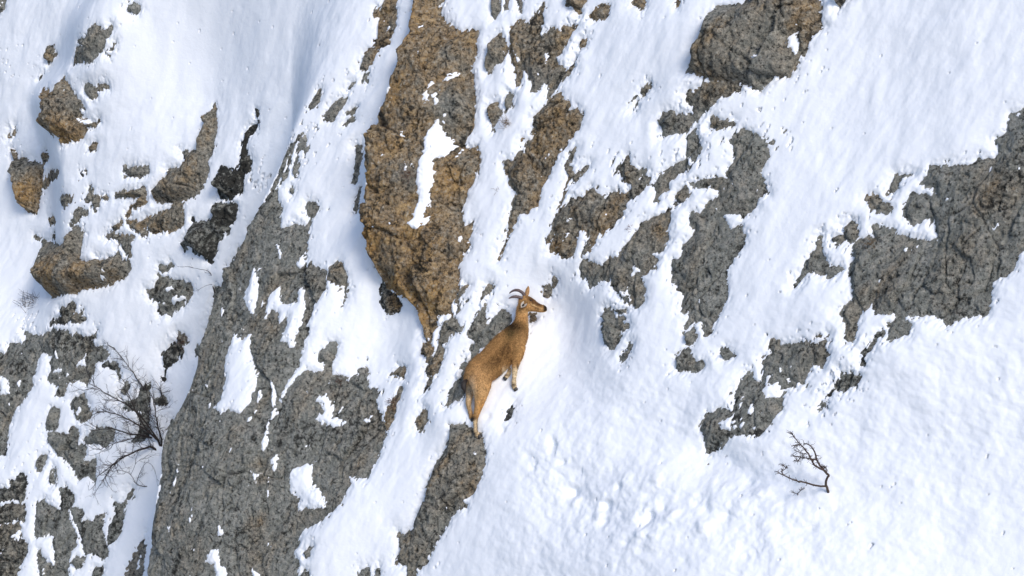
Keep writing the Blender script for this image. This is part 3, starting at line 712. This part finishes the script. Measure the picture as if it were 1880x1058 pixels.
def loft(rings, V, F, n=16):
    """rings: (centre, axis a, axis b); closed at both ends"""
    base = len(V)
    for (c, a, b) in rings:
        for k in range(n):
            t = 2 * math.pi * k / n
            V.append(c + a * math.cos(t) + b * math.sin(t))
    m = len(rings)
    for r in range(m - 1):
        for k in range(n):
            k2 = (k + 1) % n
            F.append((base + r * n + k, base + r * n + k2, base + (r + 1) * n + k2, base + (r + 1) * n + k))
    F.append(tuple(base + k for k in range(n))[::-1])
    F.append(tuple(base + (m - 1) * n + k for k in range(n)))

def spline(pts, sub=5):
    pts = np.asarray(pts, float); n = len(pts); res = []
    for i in range(n - 1):
        p0, p1, p2, p3 = pts[max(i - 1, 0)], pts[i], pts[i + 1], pts[min(i + 2, n - 1)]
        for t in np.arange(sub) / sub:
            res.append(0.5 * ((2 * p1) + (p2 - p0) * t + (2 * p0 - 5 * p1 + 4 * p2 - p3) * t * t + (3 * p1 - p0 - 3 * p2 + p3) * t ** 3))
    res.append(pts[-1]); return np.array(res)

def limb(nodes, V, F, n=16):
    """nodes: px, py, depth, radius across in px, radius in depth in m"""
    q = spline(nodes)
    P = np.array([P3(a[0], a[1], a[2]) for a in q])
    tang = np.gradient(P, axis=0)
    rings = []
    for a, c, t in zip(q, P, tang):
        t = t / np.linalg.norm(t)
        b = FWD - t * (FWD @ t); b /= np.linalg.norm(b)
        x = np.cross(t, b)
        rings.append((c, x * max(a[3], 0.5) * a[2] * TANH / 940, b * max(a[4], 0.003)))
    loft(rings, V, F, n)
    return P

dH, dF = hit(880, 806), hit(946, 718)
dH2, dF2 = hit(866, 770), hit(928, 697)
print('hoof depths', dH, dF, dH2, dF2)
def dB(px):                                   # depth of the animal's middle plane
    return np.interp(px, [860, 950], [dH + 0.085, dF + 0.085])
dH2 = float(np.clip(dH2, dH + 0.06, dH + 0.34)); dF2 = float(np.clip(dF2, dF + 0.06, dF + 0.34))
V, F = [], []
trunk = [(853, 697, 7, .03), (862, 694, 18, .075), (875, 687, 25, .11), (890, 676, 27.5, .12), (904, 665, 28, .128), (919, 649, 28.5, .128),
         (932, 634, 27.5, .12), (944, 621, 25, .10), (952, 607, 20, .08), (956, 596, 15, .062), (958, 584, 11.8, .05), (958.5, 572, 11, .045), (959, 562, 10, .04)]
limb([(x, y, dB(x), r, w) for x, y, r, w in trunk], V, F, 24)
dh = float(dB(960))
limb([(952, 556, dh, 8, .03), (957, 556.5, dh, 12.5, .045), (965, 557.5, dh - .006, 15, .053), (974, 560, dh - .014, 13, .048), (983, 563.5, dh - .024, 9.6, .038),
      (991, 566, dh - .034, 7.8, .033), (997.5, 567, dh - .042, 7.0, .030), (1002, 567.5, dh - .048, 5.2, .025), (1004, 567.5, dh - .05, 3.0, .016)], V, F, 20)
near_hind = [(880, 690, dH + .03, 22, .070), (883, 706, dH + .02, 20, .062), (882.5, 724, dH + .015, 14, .048), (880, 741, dH + .01, 9.3, .035), (876, 756, dH, 6.3, .026), (873, 767, dH, 5.4, .022),
             (873, 780, dH - .005, 4.1, .017), (873.5, 792, dH - .005, 4.1, .017), (876, 798, dH - .005, 4.8, .020), (879, 803, dH - .005, 3.6, .018)]
far_hind = [(868, 700, dB(868) + .06, 15, .050), (864.5, 715, dB(866) + .07, 9.5, .040), (861.5, 728, (dB(866) + .07 + dH2) / 2, 6.6, .030), (860, 740, dH2, 5.2, .022),
            (862, 752, dH2, 4.2, .017), (864.5, 763, dH2, 4.1, .016), (866, 769, dH2, 4.4, .018)]
near_fore = [(951, 636, dF + .03, 15, .048), (950, 652, dF + .015, 11.5, .042), (947, 668, dF, 7.6, .030), (944.8, 683, dF, 5.2, .023), (944, 695, dF, 4.1, .018), (943.2, 706, dF, 4.7, .020), (945, 712, dF, 4.4, .019), (946.5, 716, dF, 3.6, .018)]
far_fore = [(940, 652, dB(940) + .05, 11, .042), (939, 667, dB(940) + .07, 7.2, .032), (937.5, 678, (dB(940) + .07 + dF2) / 2, 5.2, .023), (933.5, 687, dF2, 4.2, .018), (929.5, 692, dF2, 4.6, .019), (927.5, 695.5, dF2, 3.8, .018)]
for lg in (near_hind, far_hind, near_fore, far_fore):
    limb(lg, V, F, 14)
goat_root = P3(880, 806, dH)
me = tri_mesh('body_src', np.array(V) - goat_root, F)
src = bpy.data.objects.new('body_src', me); COL.objects.link(src)
md = src.modifiers.new('r', 'REMESH'); md.mode = 'VOXEL'; md.voxel_size = 0.0055
ms = src.modifiers.new('s', 'SMOOTH'); ms.factor = 0.5; ms.iterations = 7
dg = bpy.context.evaluated_depsgraph_get()
body_me = bpy.data.meshes.new_from_object(src.evaluated_get(dg))
bpy.data.objects.remove(src, do_unlink=True)
body_me.name = 'body'
nvb = len(body_me.vertices)
co = np.empty(nvb * 3, np.float32); body_me.vertices.foreach_get('co', co); co = co.reshape(-1, 3).astype(np.float64)
no = np.empty(nvb * 3, np.float32); body_me.vertices.foreach_get('normal', no); no = no.reshape(-1, 3).astype(np.float64)
gx, gy, gz = project(co + goat_root)

def coat(px, py, pz, nrm):
    """colour of the coat at a place on the animal"""
    px = np.asarray(px)
    c = np.tile(np.array([0.40, 0.225, 0.095]), (len(px), 1))
    def blend(w, col):
        nonlocal c
        w = np.clip(w, 0, 1)[:, None]; c = c * (1 - w) + np.array(col) * w
    def blob(x, y, rx, ry=None, rot=0.0):
        ry = ry or rx; ca, sa = math.cos(rot), math.sin(rot)
        a = ((px - x) * ca + (py - y) * sa) / rx; b = (-(px - x) * sa + (py - y) * ca) / ry
        return np.exp(-(a * a + b * b))
    # along the back (tail to withers) and across it
    along = ((px - 860) * 0.72 - (py - 690) * 0.69); across = ((px - 860) * 0.69 + (py - 690) * 0.72)
    trunk_ = (py < 700) & (px < 975) & (py > 590)
    n1 = fbm(px / 9, py / 9, 3, 200); n2 = fbm(px / 3.2, py / 3.2, 2, 205)
    blend(0.95 * np.minimum(1, 1.7 * blob(918, 646, 42, 19, -0.76)) * np.clip(0.72 + 1.2 * n1 + 0.5 * n2, 0, 1), (0.085, 0.045, 0.020))
    blend(1.2 * blob(946, 600, 18, 11, 0.2), (0.030, 0.016, 0.010))
    blend(1.0 * blob(932, 617, 20, 9, -0.76), (0.045, 0.040, 0.020))
    blend(0.75 * sstep(0.05, 0.4, n2) * trunk_, (0.09, 0.048, 0.022))
    blend(0.55 * sstep(9, -2, across) * sstep(-5, 12, along) * sstep(112, 92, along), (0.50, 0.28, 0.12))
    blend(0.6 * blob(874, 690, 24), (0.52, 0.31, 0.15))
    blend(0.6 * blob(960, 632, 14, 22), (0.46, 0.28, 0.13)); blend(0.5 * blob(962, 582, 14, 12), (0.44, 0.25, 0.11))
    # pale belly, inner legs and cannons
    blend(0.85 * sstep(47, 57, across) * (along > 12) * (along < 85) * (py < 706), (0.60, 0.48, 0.34))
    blend(0.95 * blob(864, 722, 8, 22, 0.12), (0.66, 0.56, 0.44))
    blend(0.85 * blob(860, 745, 8, 20), (0.45, 0.32, 0.19))
    blend(0.9 * sstep(766, 774, py), (0.56, 0.44, 0.30))
    blend(0.9 * sstep(668, 684, py) * (px > 922), (0.60, 0.48, 0.33))
    blend(0.6 * blob(886, 715, 14, 26, 0.2), (0.50, 0.32, 0.165)); blend(0.5 * blob(884, 748, 6, 12, 0.3), (0.42, 0.21, 0.07))
    blend(0.95 * blob(870, 768, 4.5, 4), (0.03, 0.02, 0.015)); blend(0.85 * blob(876.5, 782, 1.6, 14, 0.03), (0.04, 0.025, 0.02))
    blend(0.95 * blob(870.5, 796.5, 4.5, 3), (0.03, 0.02, 0.015)); blend(0.9 * blob(943, 707, 5, 3.2), (0.04, 0.025, 0.02))
    blend(0.85 * blob(950.5, 673, 1.8, 7), (0.04, 0.025, 0.02)); blend(0.9 * blob(930, 689, 5, 2.0), (0.08, 0.05, 0.03))
    # head: dark blaze, pale muzzle side, dark nose, pale throat
    blend(1.0 * blob(976, 551, 12, 5.5, 0.55), (0.06, 0.030, 0.018)); blend(1.0 * blob(989, 559, 10, 4, 0.5), (0.075, 0.038, 0.022))
    blend(0.9 * blob(966, 556, 3.2, 5), (0.05, 0.026, 0.014))
    blend(0.75 * blob(993, 568, 8, 3.0, 0.25), (0.42, 0.27, 0.14)); blend(0.7 * blob(980, 561, 6, 1.6, 0.45), (0.50, 0.36, 0.20))
    blend(0.9 * blob(985, 565.8, 9, 1.0, 0.36), (0.07, 0.035, 0.02))
    blend(0.97 * sstep(997, 999.5, px) * sstep(573, 570, py), (0.018, 0.014, 0.014))
    blend(0.6 * blob(969, 574, 9, 3), (0.50, 0.33, 0.17)); blend(0.7 * blob(959.5, 559, 8.5, 9), (0.44, 0.26, 0.115))
    blend(0.5 * blob(969, 590, 2.5, 10), (0.55, 0.42, 0.28))
    c *= (1 + 0.35 * n1 + 0.45 * n2)[:, None]
    c *= np.array([1.0, 0.95, 0.82])
    return np.clip(c, 0.008, 0.8)

def set_color(me, cols):
    at = me.attributes.new('coat', 'FLOAT_COLOR', 'POINT')
    at.data.foreach_set('color', np.concatenate([cols, np.ones((len(cols), 1))], 1).astype(np.float32).ravel())

set_color(body_me, coat(gx, gy, gz, no))
body_me.polygons.foreach_set('use_smooth', np.ones(len(body_me.polygons), bool))

def coat_material(name, bump=0.5):
    m, nt, p = new_mat(name); t = NT(nt)
    pos = t.n('ShaderNodeNewGeometry').outputs['Position']
    col = t.n('ShaderNodeAttribute', attribute_name='coat').outputs['Color']
    f = t.noise(pos, 90, 4, 0.7)
    c = t.mix(1.0, col, t.ramp(f, [(0.38, g3(0.62)), (0.5, g3(1.0)), (0.62, g3(1.30))]), 'MULTIPLY')
    t.l(c, p.inputs['Base Color']); p.inputs['Roughness'].default_value = 0.8
    p.inputs['Specular IOR Level'].default_value = 0.06
    b = t.n('ShaderNodeBump'); b.inputs['Strength'].default_value = bump; b.inputs['Distance'].default_value = 0.006
    t.l(f, b.inputs['Height']); t.l(b.outputs[0], p.inputs['Normal'])
    return m

def plain(name, c0, c1, scale=60, rough=0.6, bump=0.3):
    m, nt, p = new_mat(name); t = NT(nt)
    pos = t.n('ShaderNodeNewGeometry').outputs['Position']
    f = t.noise(pos, scale, 4, 0.65)
    t.l(t.ramp(f, [(0.3, c0), (0.7, c1)]), p.inputs['Base Color']); p.inputs['Roughness'].default_value = rough
    b = t.n('ShaderNodeBump'); b.inputs['Strength'].default_value = bump; b.inputs['Distance'].default_value = 0.004
    t.l(f, b.inputs['Height']); t.l(b.outputs[0], p.inputs['Normal'])
    return m

COAT = coat_material('goat_coat')
HORN = plain('goat_horn', (0.05, 0.034, 0.032), (0.15, 0.10, 0.09), 140, 0.5)
HOOF = plain('goat_hoof', (0.012, 0.010, 0.010), (0.035, 0.03, 0.028), 80, 0.5)
EYE = plain('goat_eye', (0.006, 0.004, 0.003), (0.02, 0.012, 0.006), 30, 0.12, 0.0)
EARIN = plain('goat_ear_inside', (0.36, 0.31, 0.25), (0.55, 0.50, 0.43), 120, 0.8)
DARKHAIR = plain('goat_dark_hair', (0.008, 0.006, 0.005), (0.03, 0.02, 0.014), 120, 0.7)

goat = bpy.data.objects.new('wild_goat', None); COL.objects.link(goat); goat.location = goat_root; goat.empty_display_size = 0.2
tag(goat, 'brown wild goat with curved horns standing on the snowy cliff, looking right', 'goat')
body = link('body', body_me, COAT, goat)

# short hair over the coat
rs = np.random.default_rng(5)
pick = rs.choice(nvb, 26000)
bp, bn = co[pick] + rs.normal(0, 0.0025, (len(pick), 3)), no[pick]
hx, hy, hz = gx[pick], gy[pick], gz[pick]
tail_dir = P3(850, 705, dH + .08) - P3(950, 610, dF + .08); tail_dir /= np.linalg.norm(tail_dir)
down = np.array([0, 0, -1.0])
onleg = (hy > 712) | ((hy > 662) & (hx > 925)); onhead = (hx > 955) & (hy < 580)
lay = np.where(onleg[:, None], down, np.where(onhead[:, None], -RIGHT, tail_dir * 0.8 + down * 0.5))
lay = lay - bn * np.sum(lay * bn, 1, keepdims=True); lay /= np.maximum(np.linalg.norm(lay, axis=1, keepdims=True), 1e-6)
ln = np.where(onleg, 0.008, np.where(onhead, 0.006, 0.021)) * rs.uniform(0.6, 1.3, len(pick))
side = np.cross(lay, bn); side += rs.normal(0, 0.15, side.shape)
tipv = bp + lay * ln[:, None] + bn * (ln * rs.uniform(0.15, 0.5, len(pick)))[:, None] + rs.normal(0, 0.0015, bp.shape)
HV = np.stack([bp - side * 0.0011, bp + side * 0.0011, tipv], 1).reshape(-1, 3)
hm = bpy.data.meshes.new('hair')
hm.vertices.add(len(HV)); hm.vertices.foreach_set('co', HV.astype(np.float32).ravel())
hm.loops.add(len(HV)); hm.loops.foreach_set('vertex_index', np.arange(len(HV), dtype=np.int32))
hm.polygons.add(len(pick)); hm.polygons.foreach_set('loop_start', np.arange(0, len(HV), 3, dtype=np.int32)); hm.polygons.foreach_set('loop_total', np.full(len(pick), 3, np.int32))
hm.update(calc_edges=True)
hc_ = coat(hx, hy, hz, bn) * rs.uniform(0.65, 1.35, (len(pick), 1))
set_color(hm, np.repeat(np.clip(hc_, 0.006, 0.8), 3, 0))
tag(link('hair', hm, COAT, goat), kind='stuff')

def gpart(name, V, F, mat, parent=None):
    return link(name, tri_mesh(name, np.array(V) - goat_root, F), mat, parent or goat)

def tube(path, radii, V, F, n=6):
    P = np.asarray(path, float); tang = np.gradient(P, axis=0); base = None; rings = []
    ref = np.array([0.31, -0.84, 0.44])
    for c, t, r in zip(P, tang, radii):
        t = t / max(np.linalg.norm(t), 1e-9)
        a = ref - t * (ref @ t)
        if np.linalg.norm(a) < 0.05: a = np.cross(t, [0, 0, 1.0])
        a /= np.linalg.norm(a); b = np.cross(t, a); ref = a
        rings.append((c, a * r, b * r))
    loft(rings, V, F, n)

for pts, dd in (([(965, 546.5), (960, 538.5), (952.5, 533.6), (944.5, 533.2), (938.5, 536), (935, 539)], 0.030),
                ([(959.5, 548.5), (954.5, 546.3), (948, 544.9), (941.5, 545.3), (937, 546.8), (934, 548.3)], -0.030)):
    V, F = [], []
    q = spline([(x, y, dh + dd * (1 + 0.5 * k / 5)) for k, (x, y) in enumerate(pts)], 5)
    r = np.interp(np.arange(len(q)), [0, len(q) * 0.5, len(q) - 1], [0.0145, 0.012, 0.0035]) * (1 + 0.05 * np.sin(np.arange(len(q)) * 1.9))
    tube([P3(*a) for a in q], r, V, F, 10)
    gpart('horn', V, F, HORN)

def ear(base, tip, w, facing, name_in):
    """a cupped leaf: outer shell and pale inside"""
    base, tip, facing = map(np.asarray, (base, tip, facing))
    ax = tip - base; L_ = np.linalg.norm(ax); ax = ax / L_
    f = facing - ax * (facing @ ax); f /= np.linalg.norm(f); sd = np.cross(ax, f)
    out_, inn = ([], []), ([], [])
    for (V, F), off, k in ((out_, -0.0022, 1.0), (inn, 0.0008, 0.86)):
        n, m = 10, 7
        for i in range(n):
            t = i / (n - 1); ww = w * k * (math.sin(math.pi * min(0.15 + t * 0.85, 1)) ** 0.7 + 0.02)
            for j in range(m):
                s = j / (m - 1) * 2 - 1
                V.append(base + ax * L_ * (t if k == 1 else 0.06 + t * 0.86) + sd * ww * s + f * (off + (s * s - 0.5) * ww * 0.55 - 0.006 * math.sin(t * 2.5)))
        for i in range(n - 1):
            for j in range(m - 1):
                a = i * m + j; F.append((a, a + 1, a + m + 1, a + m))
        if k == 1:                                    # give the shell a back
            b0 = len(V)
            V.extend([v - f * 0.004 for v in list(V)])
            for i in range(n - 1):
                for j in range(m - 1):
                    a = b0 + i * m + j; F.append((a + m, a + m + 1, a + 1, a))
    e = gpart('ear', *out_, COAT)
    me = e.data; p = np.array(out_[0]); x, y, z = project(p)
    set_color(me, np.tile(np.array([0.36, 0.20, 0.09]), (len(p), 1)))
    gpart('ear_inside', *inn, EARIN, e)
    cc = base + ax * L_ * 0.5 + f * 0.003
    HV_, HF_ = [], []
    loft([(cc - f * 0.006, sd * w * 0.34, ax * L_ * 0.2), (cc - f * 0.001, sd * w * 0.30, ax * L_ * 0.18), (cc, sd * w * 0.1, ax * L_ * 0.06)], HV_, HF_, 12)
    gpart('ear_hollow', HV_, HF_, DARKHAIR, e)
    return e

ear(P3(965.5, 554, dh - 0.048), P3(956.5, 565.5, dh - 0.105), 0.026, -FWD - RIGHT * 0.1 + UP * 0.15, 'ear')
fe = ear(P3(966.5, 544.5, dh + 0.030), P3(970.6, 525.5, dh + 0.055), 0.018, FWD * 1.0 + RIGHT * 0.3, 'ear')
V, F = [], []
c = P3(974.5, 552.3, dh - 0.046)
rings = [(c + FWD * 0.009 * math.cos(t), RIGHT * 0.0095 * math.sin(t), UP * 0.0075 * math.sin(t)) for t in np.linspace(0.15, math.pi - 0.05, 8)]
loft(rings, V, F, 12); gpart('eye', V, F, EYE)
V, F = [], []
q = spline([(856, 699, dB(855) - .05), (851.5, 703.5, dB(852) - .10), (851, 710, dB(852) - .115), (854, 719, dB(852) - .11)], 4)
tube([P3(*a) for a in q], np.interp(np.arange(len(q)), [0, 5, 9, 12], [0.014, 0.025, 0.022, 0.006]), V, F, 10)
gpart('tail', V, F, DARKHAIR)
for (x, y, d, dx, dy) in ((877.5, 799.5, dH - .005, 5.5, 4.6), (866, 768.5, dH2, 3.0, 4.5), (945.5, 712.5, dF, 2.6, 5.0), (929, 693.5, dF2, -4.0, 3.6)):
    for s in (-1, 1):
        V, F = [], []
        a, b = P3(x, y, d + s * 0.009), P3(x + dx, y + dy, d + s * 0.011)
        t = (b - a) / np.linalg.norm(b - a); u1 = np.cross(t, FWD); u1 /= np.linalg.norm(u1)
        loft([(a - t * 0.004, u1 * 0.013, FWD * 0.009), (a + (b - a) * .3, u1 * 0.0185, FWD * 0.0105), (a + (b - a) * .75, u1 * 0.019, FWD * 0.010), (b, u1 * 0.013, FWD * 0.007)], V, F, 12)
        if s < 0:
            hoof = gpart('hoof', V, F, HOOF)
        else:
            gpart('hoof_claw', V, F, HOOF, hoof)

# ------------------------------------------------------------------ bare wood
BARK = plain('dark_bark', (0.012, 0.009, 0.008), (0.05, 0.036, 0.028), 60, 0.85)
BARK2 = plain('thorn_bark', (0.022, 0.014, 0.012), (0.085, 0.052, 0.034), 70, 0.85)
STRAW = plain('dry_straw', (0.10, 0.06, 0.025), (0.30, 0.20, 0.10), 60, 0.85)
RUST = plain('rusty_stalks', (0.06, 0.025, 0.015), (0.18, 0.075, 0.04), 60, 0.85)

def add_twigs(V, F, start, direc, length, rad, depth, rng, spread=0.75, kids=(2, 4), wob=0.25, lift=0.0):
    n = 6; p = np.array(start); d = direc / np.linalg.norm(direc); path = [p]; dirs = [d]
    for i in range(n - 1):
        d = d + rng.normal(0, wob, 3) + np.array([0, 0, lift]); d /= np.linalg.norm(d)
        p = p + d * length / (n - 1); path.append(p); dirs.append(d)
    tube(path, np.linspace(rad, rad * 0.45, n), V, F, 4 if rad < 0.003 else 5)
    if depth == 0: return
    for _ in range(rng.integers(*kids) + 1):
        k = rng.integers(1, n); dd = dirs[k] + rng.normal(0, spread, 3)
        add_twigs(V, F, path[k], dd, length * rng.uniform(0.4, 0.75), max(rad * 0.55, 0.0011), depth - 1, rng, spread, kids, wob, lift)

def wood(name, label, cat, base_px, limbs, mat, seed, twig, trunk, group=None, sub=4, wobble=2.0):
    """limbs: list of ([(px,py,depth offset)...], r0, r1); trunk the same"""
    rng = np.random.default_rng(seed)
    d0 = hit(*base_px) if not isinstance(base_px[0], tuple) else base_px[1]
    if isinstance(base_px[0], tuple): base_px = base_px[0]
    root = P3(base_px[0], base_px[1], d0)
    ob = bpy.data.objects.new(name, None); COL.objects.link(ob); ob.location = root; ob.empty_display_size = 0.1
    tag(ob, label, cat, group)
    TV, TF = [], []
    for nm, (pts, r0, r1) in [('trunk', trunk)] + [('branch', l) for l in limbs]:
        q = spline([(x, y, d0 + d) for x, y, d in pts], sub)
        q[1:-1, :2] += rng.normal(0, wobble * 0.35, (len(q) - 2, 2))
        P = [P3(*a) for a in q]
        V, F = [], []
        tube(P, np.linspace(r0, r1, len(P)), V, F, 7)
        link(nm, tri_mesh(nm, np.array(V) - root, F), mat, ob)
        if nm == 'branch' and twig:
            for k in range(2, len(P)):
                for _ in range(rng.poisson(twig['n'])):
                    dr = P[k] - P[k - 1]; dr = dr / np.linalg.norm(dr) + rng.normal(0, twig['sp'], 3)
                    add_twigs(TV, TF, P[k], dr, twig['len'] * rng.uniform(0.4, 1.2), twig['r'], twig['depth'], rng, twig['sp'], twig['kids'], twig['wob'], twig.get('lift', 0))
    if TV:
        tag(link('twigs', tri_mesh('twigs', np.array(TV) - root, TF), mat, ob), kind='stuff')
    return ob

# the bush leans out of the gully from behind the buttress
bd = hit(262, 850)
wood('bare_bush', 'dark leafless bush leaning left out from behind the grey buttress', 'bush', ((306, 862), bd - 0.02),
     [([(293, 832, 0), (279, 821, -.03), (255, 827, -.08), (230, 838, -.1), (205, 856, -.12), (178, 876, -.12)], .013, .003),
      ([(293, 832, 0), (285, 808, .02), (262, 800, .0), (236, 795, .02), (205, 787, .0), (178, 790, .04)], .012, .003),
      ([(296, 826, 0), (290, 808, -.04), (270, 792, -.1), (240, 772, -.15), (205, 758, -.15), (176, 757, -.14)], .011, .003),
      ([(297, 822, 0), (293, 804, .05), (281, 775, .08), (276, 745, .1), (262, 712, .12), (244, 685, .12), (212, 642, .1)], .010, .002),
      ([(297, 822, 0), (296, 806, -.08), (288, 780, -.12), (285, 750, -.15), (277, 722, -.18)], .009, .003),
      ([(290, 808, -.04), (268, 776, -.04), (236, 745, -.02), (205, 728, .0), (178, 712, .03), (170, 698, .04)], .009, .0025),
      ([(262, 800, .0), (235, 808, -.1), (208, 815, -.15), (180, 826, -.2)], .006, .002),
      ([(230, 838, -.1), (212, 848, -.15), (196, 870, -.2), (184, 892, -.22)], .007, .002),
      ([(270, 792, -.1), (252, 760, -.14), (236, 726, -.16), (228, 700, -.16)], .007, .002),
      ([(293, 804, .05), (300, 780, .05), (302, 752, .04), (297, 722, .02)], .006, .002)],
     BARK, 21, dict(n=1.25, len=0.18, r=0.0028, depth=2, sp=0.55, kids=(1, 3), wob=0.22, lift=0.03),
     ([(308, 868, .02), (300, 848, .0), (293, 832, 0), (296, 822, 0)], .024, .016), wobble=2.0)
fd = hit(262, 893)
wood('bare_bush', 'fine drooping twig clump in the gully snow below the dark bush', 'bush', ((290, 893), fd - 0.02),
     [([(279, 893.5, 0), (262, 893, -.02), (250, 888, -.03), (240, 872, -.05), (222, 864, -.08), (200, 868, -.1)], .005, .0015),
      ([(250, 888, -.03), (258, 866, -.06), (268, 850, -.08), (282, 858, -.1), (288, 880, -.1)], .0028, .0012),
      ([(240, 872, -.05), (252, 848, -.08), (266, 842, -.1)], .0022, .001)],
     BARK, 5, dict(n=0.35, len=0.14, r=0.0016, depth=1, sp=0.6, kids=(1, 2), wob=0.25),
     ([(292, 893, .02), (286, 893, .0), (279, 893.5, 0)], .006, .005), wobble=1.0)
gd = hit(392, 528)
wood('bare_bush', 'thin leafless shrub in the gully left of the buttress top', 'bush', ((394, 536), gd),
     [([(391, 522, 0), (390, 508, -.03), (381, 498, -.06), (365, 494, -.1), (345, 490, -.12)], .0045, .0015), ([(390, 508, -.03), (388, 494, -.02), (384, 482, 0)], .003, .0012),
      ([(391, 522, 0), (380, 524, -.06), (368, 530, -.1)], .0025, .001)],
     BARK, 9, dict(n=0.4, len=0.10, r=0.0015, depth=1, sp=0.6, kids=(1, 2), wob=0.2),
     ([(395, 538, .01), (392, 530, 0), (391, 522, 0)], .007, .005), wobble=0.8)
sdp = hit(1520, 905)
wood('thorny_sapling', 'small thorny leafless sapling sticking out of the snow at lower right', 'sapling', ((1521, 906), sdp),
     [([(1522, 873, -.09), (1512, 863, -.10), (1500, 846, -.11), (1496, 830, -.12), (1487, 818, -.12), (1476, 814, -.12)], .009, .0035),
      ([(1514, 864, -.10), (1496, 855, -.13), (1489, 843.5, -.15), (1481.5, 830, -.17), (1471, 818, -.18), (1460, 805, -.2), (1452, 794.6, -.2)], .008, .003),
      ([(1500, 845, -.11), (1485, 842, -.12), (1470, 839.6, -.13), (1456, 837, -.14)], .0055, .003),
      ([(1516, 893, -.04), (1502.7, 892.5, -.06), (1476, 886, -.09), (1459, 882, -.11), (1439, 872.7, -.14), (1427, 866, -.15)], .008, .003),
      ([(1437, 871, -.14), (1436, 865, -.14), (1443, 860, -.13), (1438, 854, -.13)], .004, .0025),
      ([(1471, 818, -.18), (1466, 817, -.18), (1459, 819, -.18)], .003, .002), ([(1482, 832, -.17), (1473, 833, -.18), (1462, 828, -.18)], .003, .002),
      ([(1470, 839, -.13), (1466, 845, -.13), (1460, 846, -.13)], .003, .002), ([(1518, 868, -.1), (1517, 861, -.1), (1513, 857, -.1)], .003, .002)],
     BARK2, 31, dict(n=1.9, len=0.042, r=0.0024, depth=1, sp=0.55, kids=(0, 1), wob=0.35),
     ([(1522, 909, .03), (1519, 899, -.02), (1516, 888, -.05), (1518, 880, -.07), (1522, 873, -.09)], .011, .008), wobble=0.9)
td = hit(1466, 908)
wood('dry_sprig', 'tiny dark sprig in the snow just below the thorny sapling', 'sprig', ((1464, 911), td),
     [([(1465, 906, -.01), (1470, 901, -.02), (1477, 897, -.03)], .003, .0015), ([(1465, 906, -.01), (1460, 906, -.02), (1455, 903, -.03)], .0025, .0015)],
     BARK2, 3, dict(n=1.0, len=0.03, r=0.0016, depth=1, sp=0.9, kids=(0, 2), wob=0.35), ([(1464, 912, .01), (1465, 906, -.01)], .005, .003), wobble=0.5)

def tuft(name, label, px, py, size, count, mat, seed, lean=(0, 0, 0.3), cat='grass tuft', group=None, r=0.0016):
    rng = np.random.default_rng(seed); d0 = hit(px, py); root = P3(px, py, d0)
    V, F = [], []
    for _ in range(count):
        b = root + (S * rng.normal(0, 1) + U_ * rng.normal(0, 0.7)) * size * 0.28
        d = N * rng.uniform(0.3, 1) + rng.normal(0, 0.55, 3) + np.array(lean)
        add_twigs(V, F, b - N * 0.01, d, size * rng.uniform(0.5, 1.1), r, 0, rng, wob=0.16)
    ob = link(name, tri_mesh(name, np.array(V) - root, F), mat); ob.location = root
    return tag(ob, label, cat, group)

tuft('dry_grass', 'straw coloured dry grass tuft under the small cracked boulder right of the pillar', 930, 228, 0.10, 45, STRAW, 1)
tuft('dry_grass', 'faded dry stalks at the left edge beside the two lobed boulder', 62, 552, 0.16, 40, BARK2, 2, r=0.0018)
tuft('dry_stalks', 'upright dark dead stems at the far left edge of the snow', 42, 560, 0.15, 14, BARK, 3, cat='dry plant', r=0.0026, lean=(0, 0, 1.4))
tuft('dry_stalks', 'rust red dead stalks on the blackish rock above the bush', 336, 626, 0.10, 40, RUST, 4, cat='dry plant')
tuft('dry_stalks', 'rust brown stalks on top of the buttress beside its snow notch', 622, 700, 0.07, 30, RUST, 5, cat='dry plant')
tuft('dry_stalks', 'thin brown stalks in the snow right of the lower buttress', 722, 740, 0.10, 30, RUST, 6, cat='dry plant')
tuft('dry_grass', 'straw tuft in a hollow of the dark rock face at right', 1600, 448, 0.09, 40, STRAW, 7)
tuft('dry_grass', 'sparse brown grass on the ochre pillar beside its snow strip', 752, 322, 0.11, 50, RUST, 8)
tuft('dry_grass', 'tiny brown tuft in the snow channel right of the pillar', 912, 352, 0.05, 12, STRAW, 9)
tuft('dry_grass', 'small rusty tuft on the speckled rock in the middle snowfield', 1156, 422, 0.05, 22, RUST, 10)
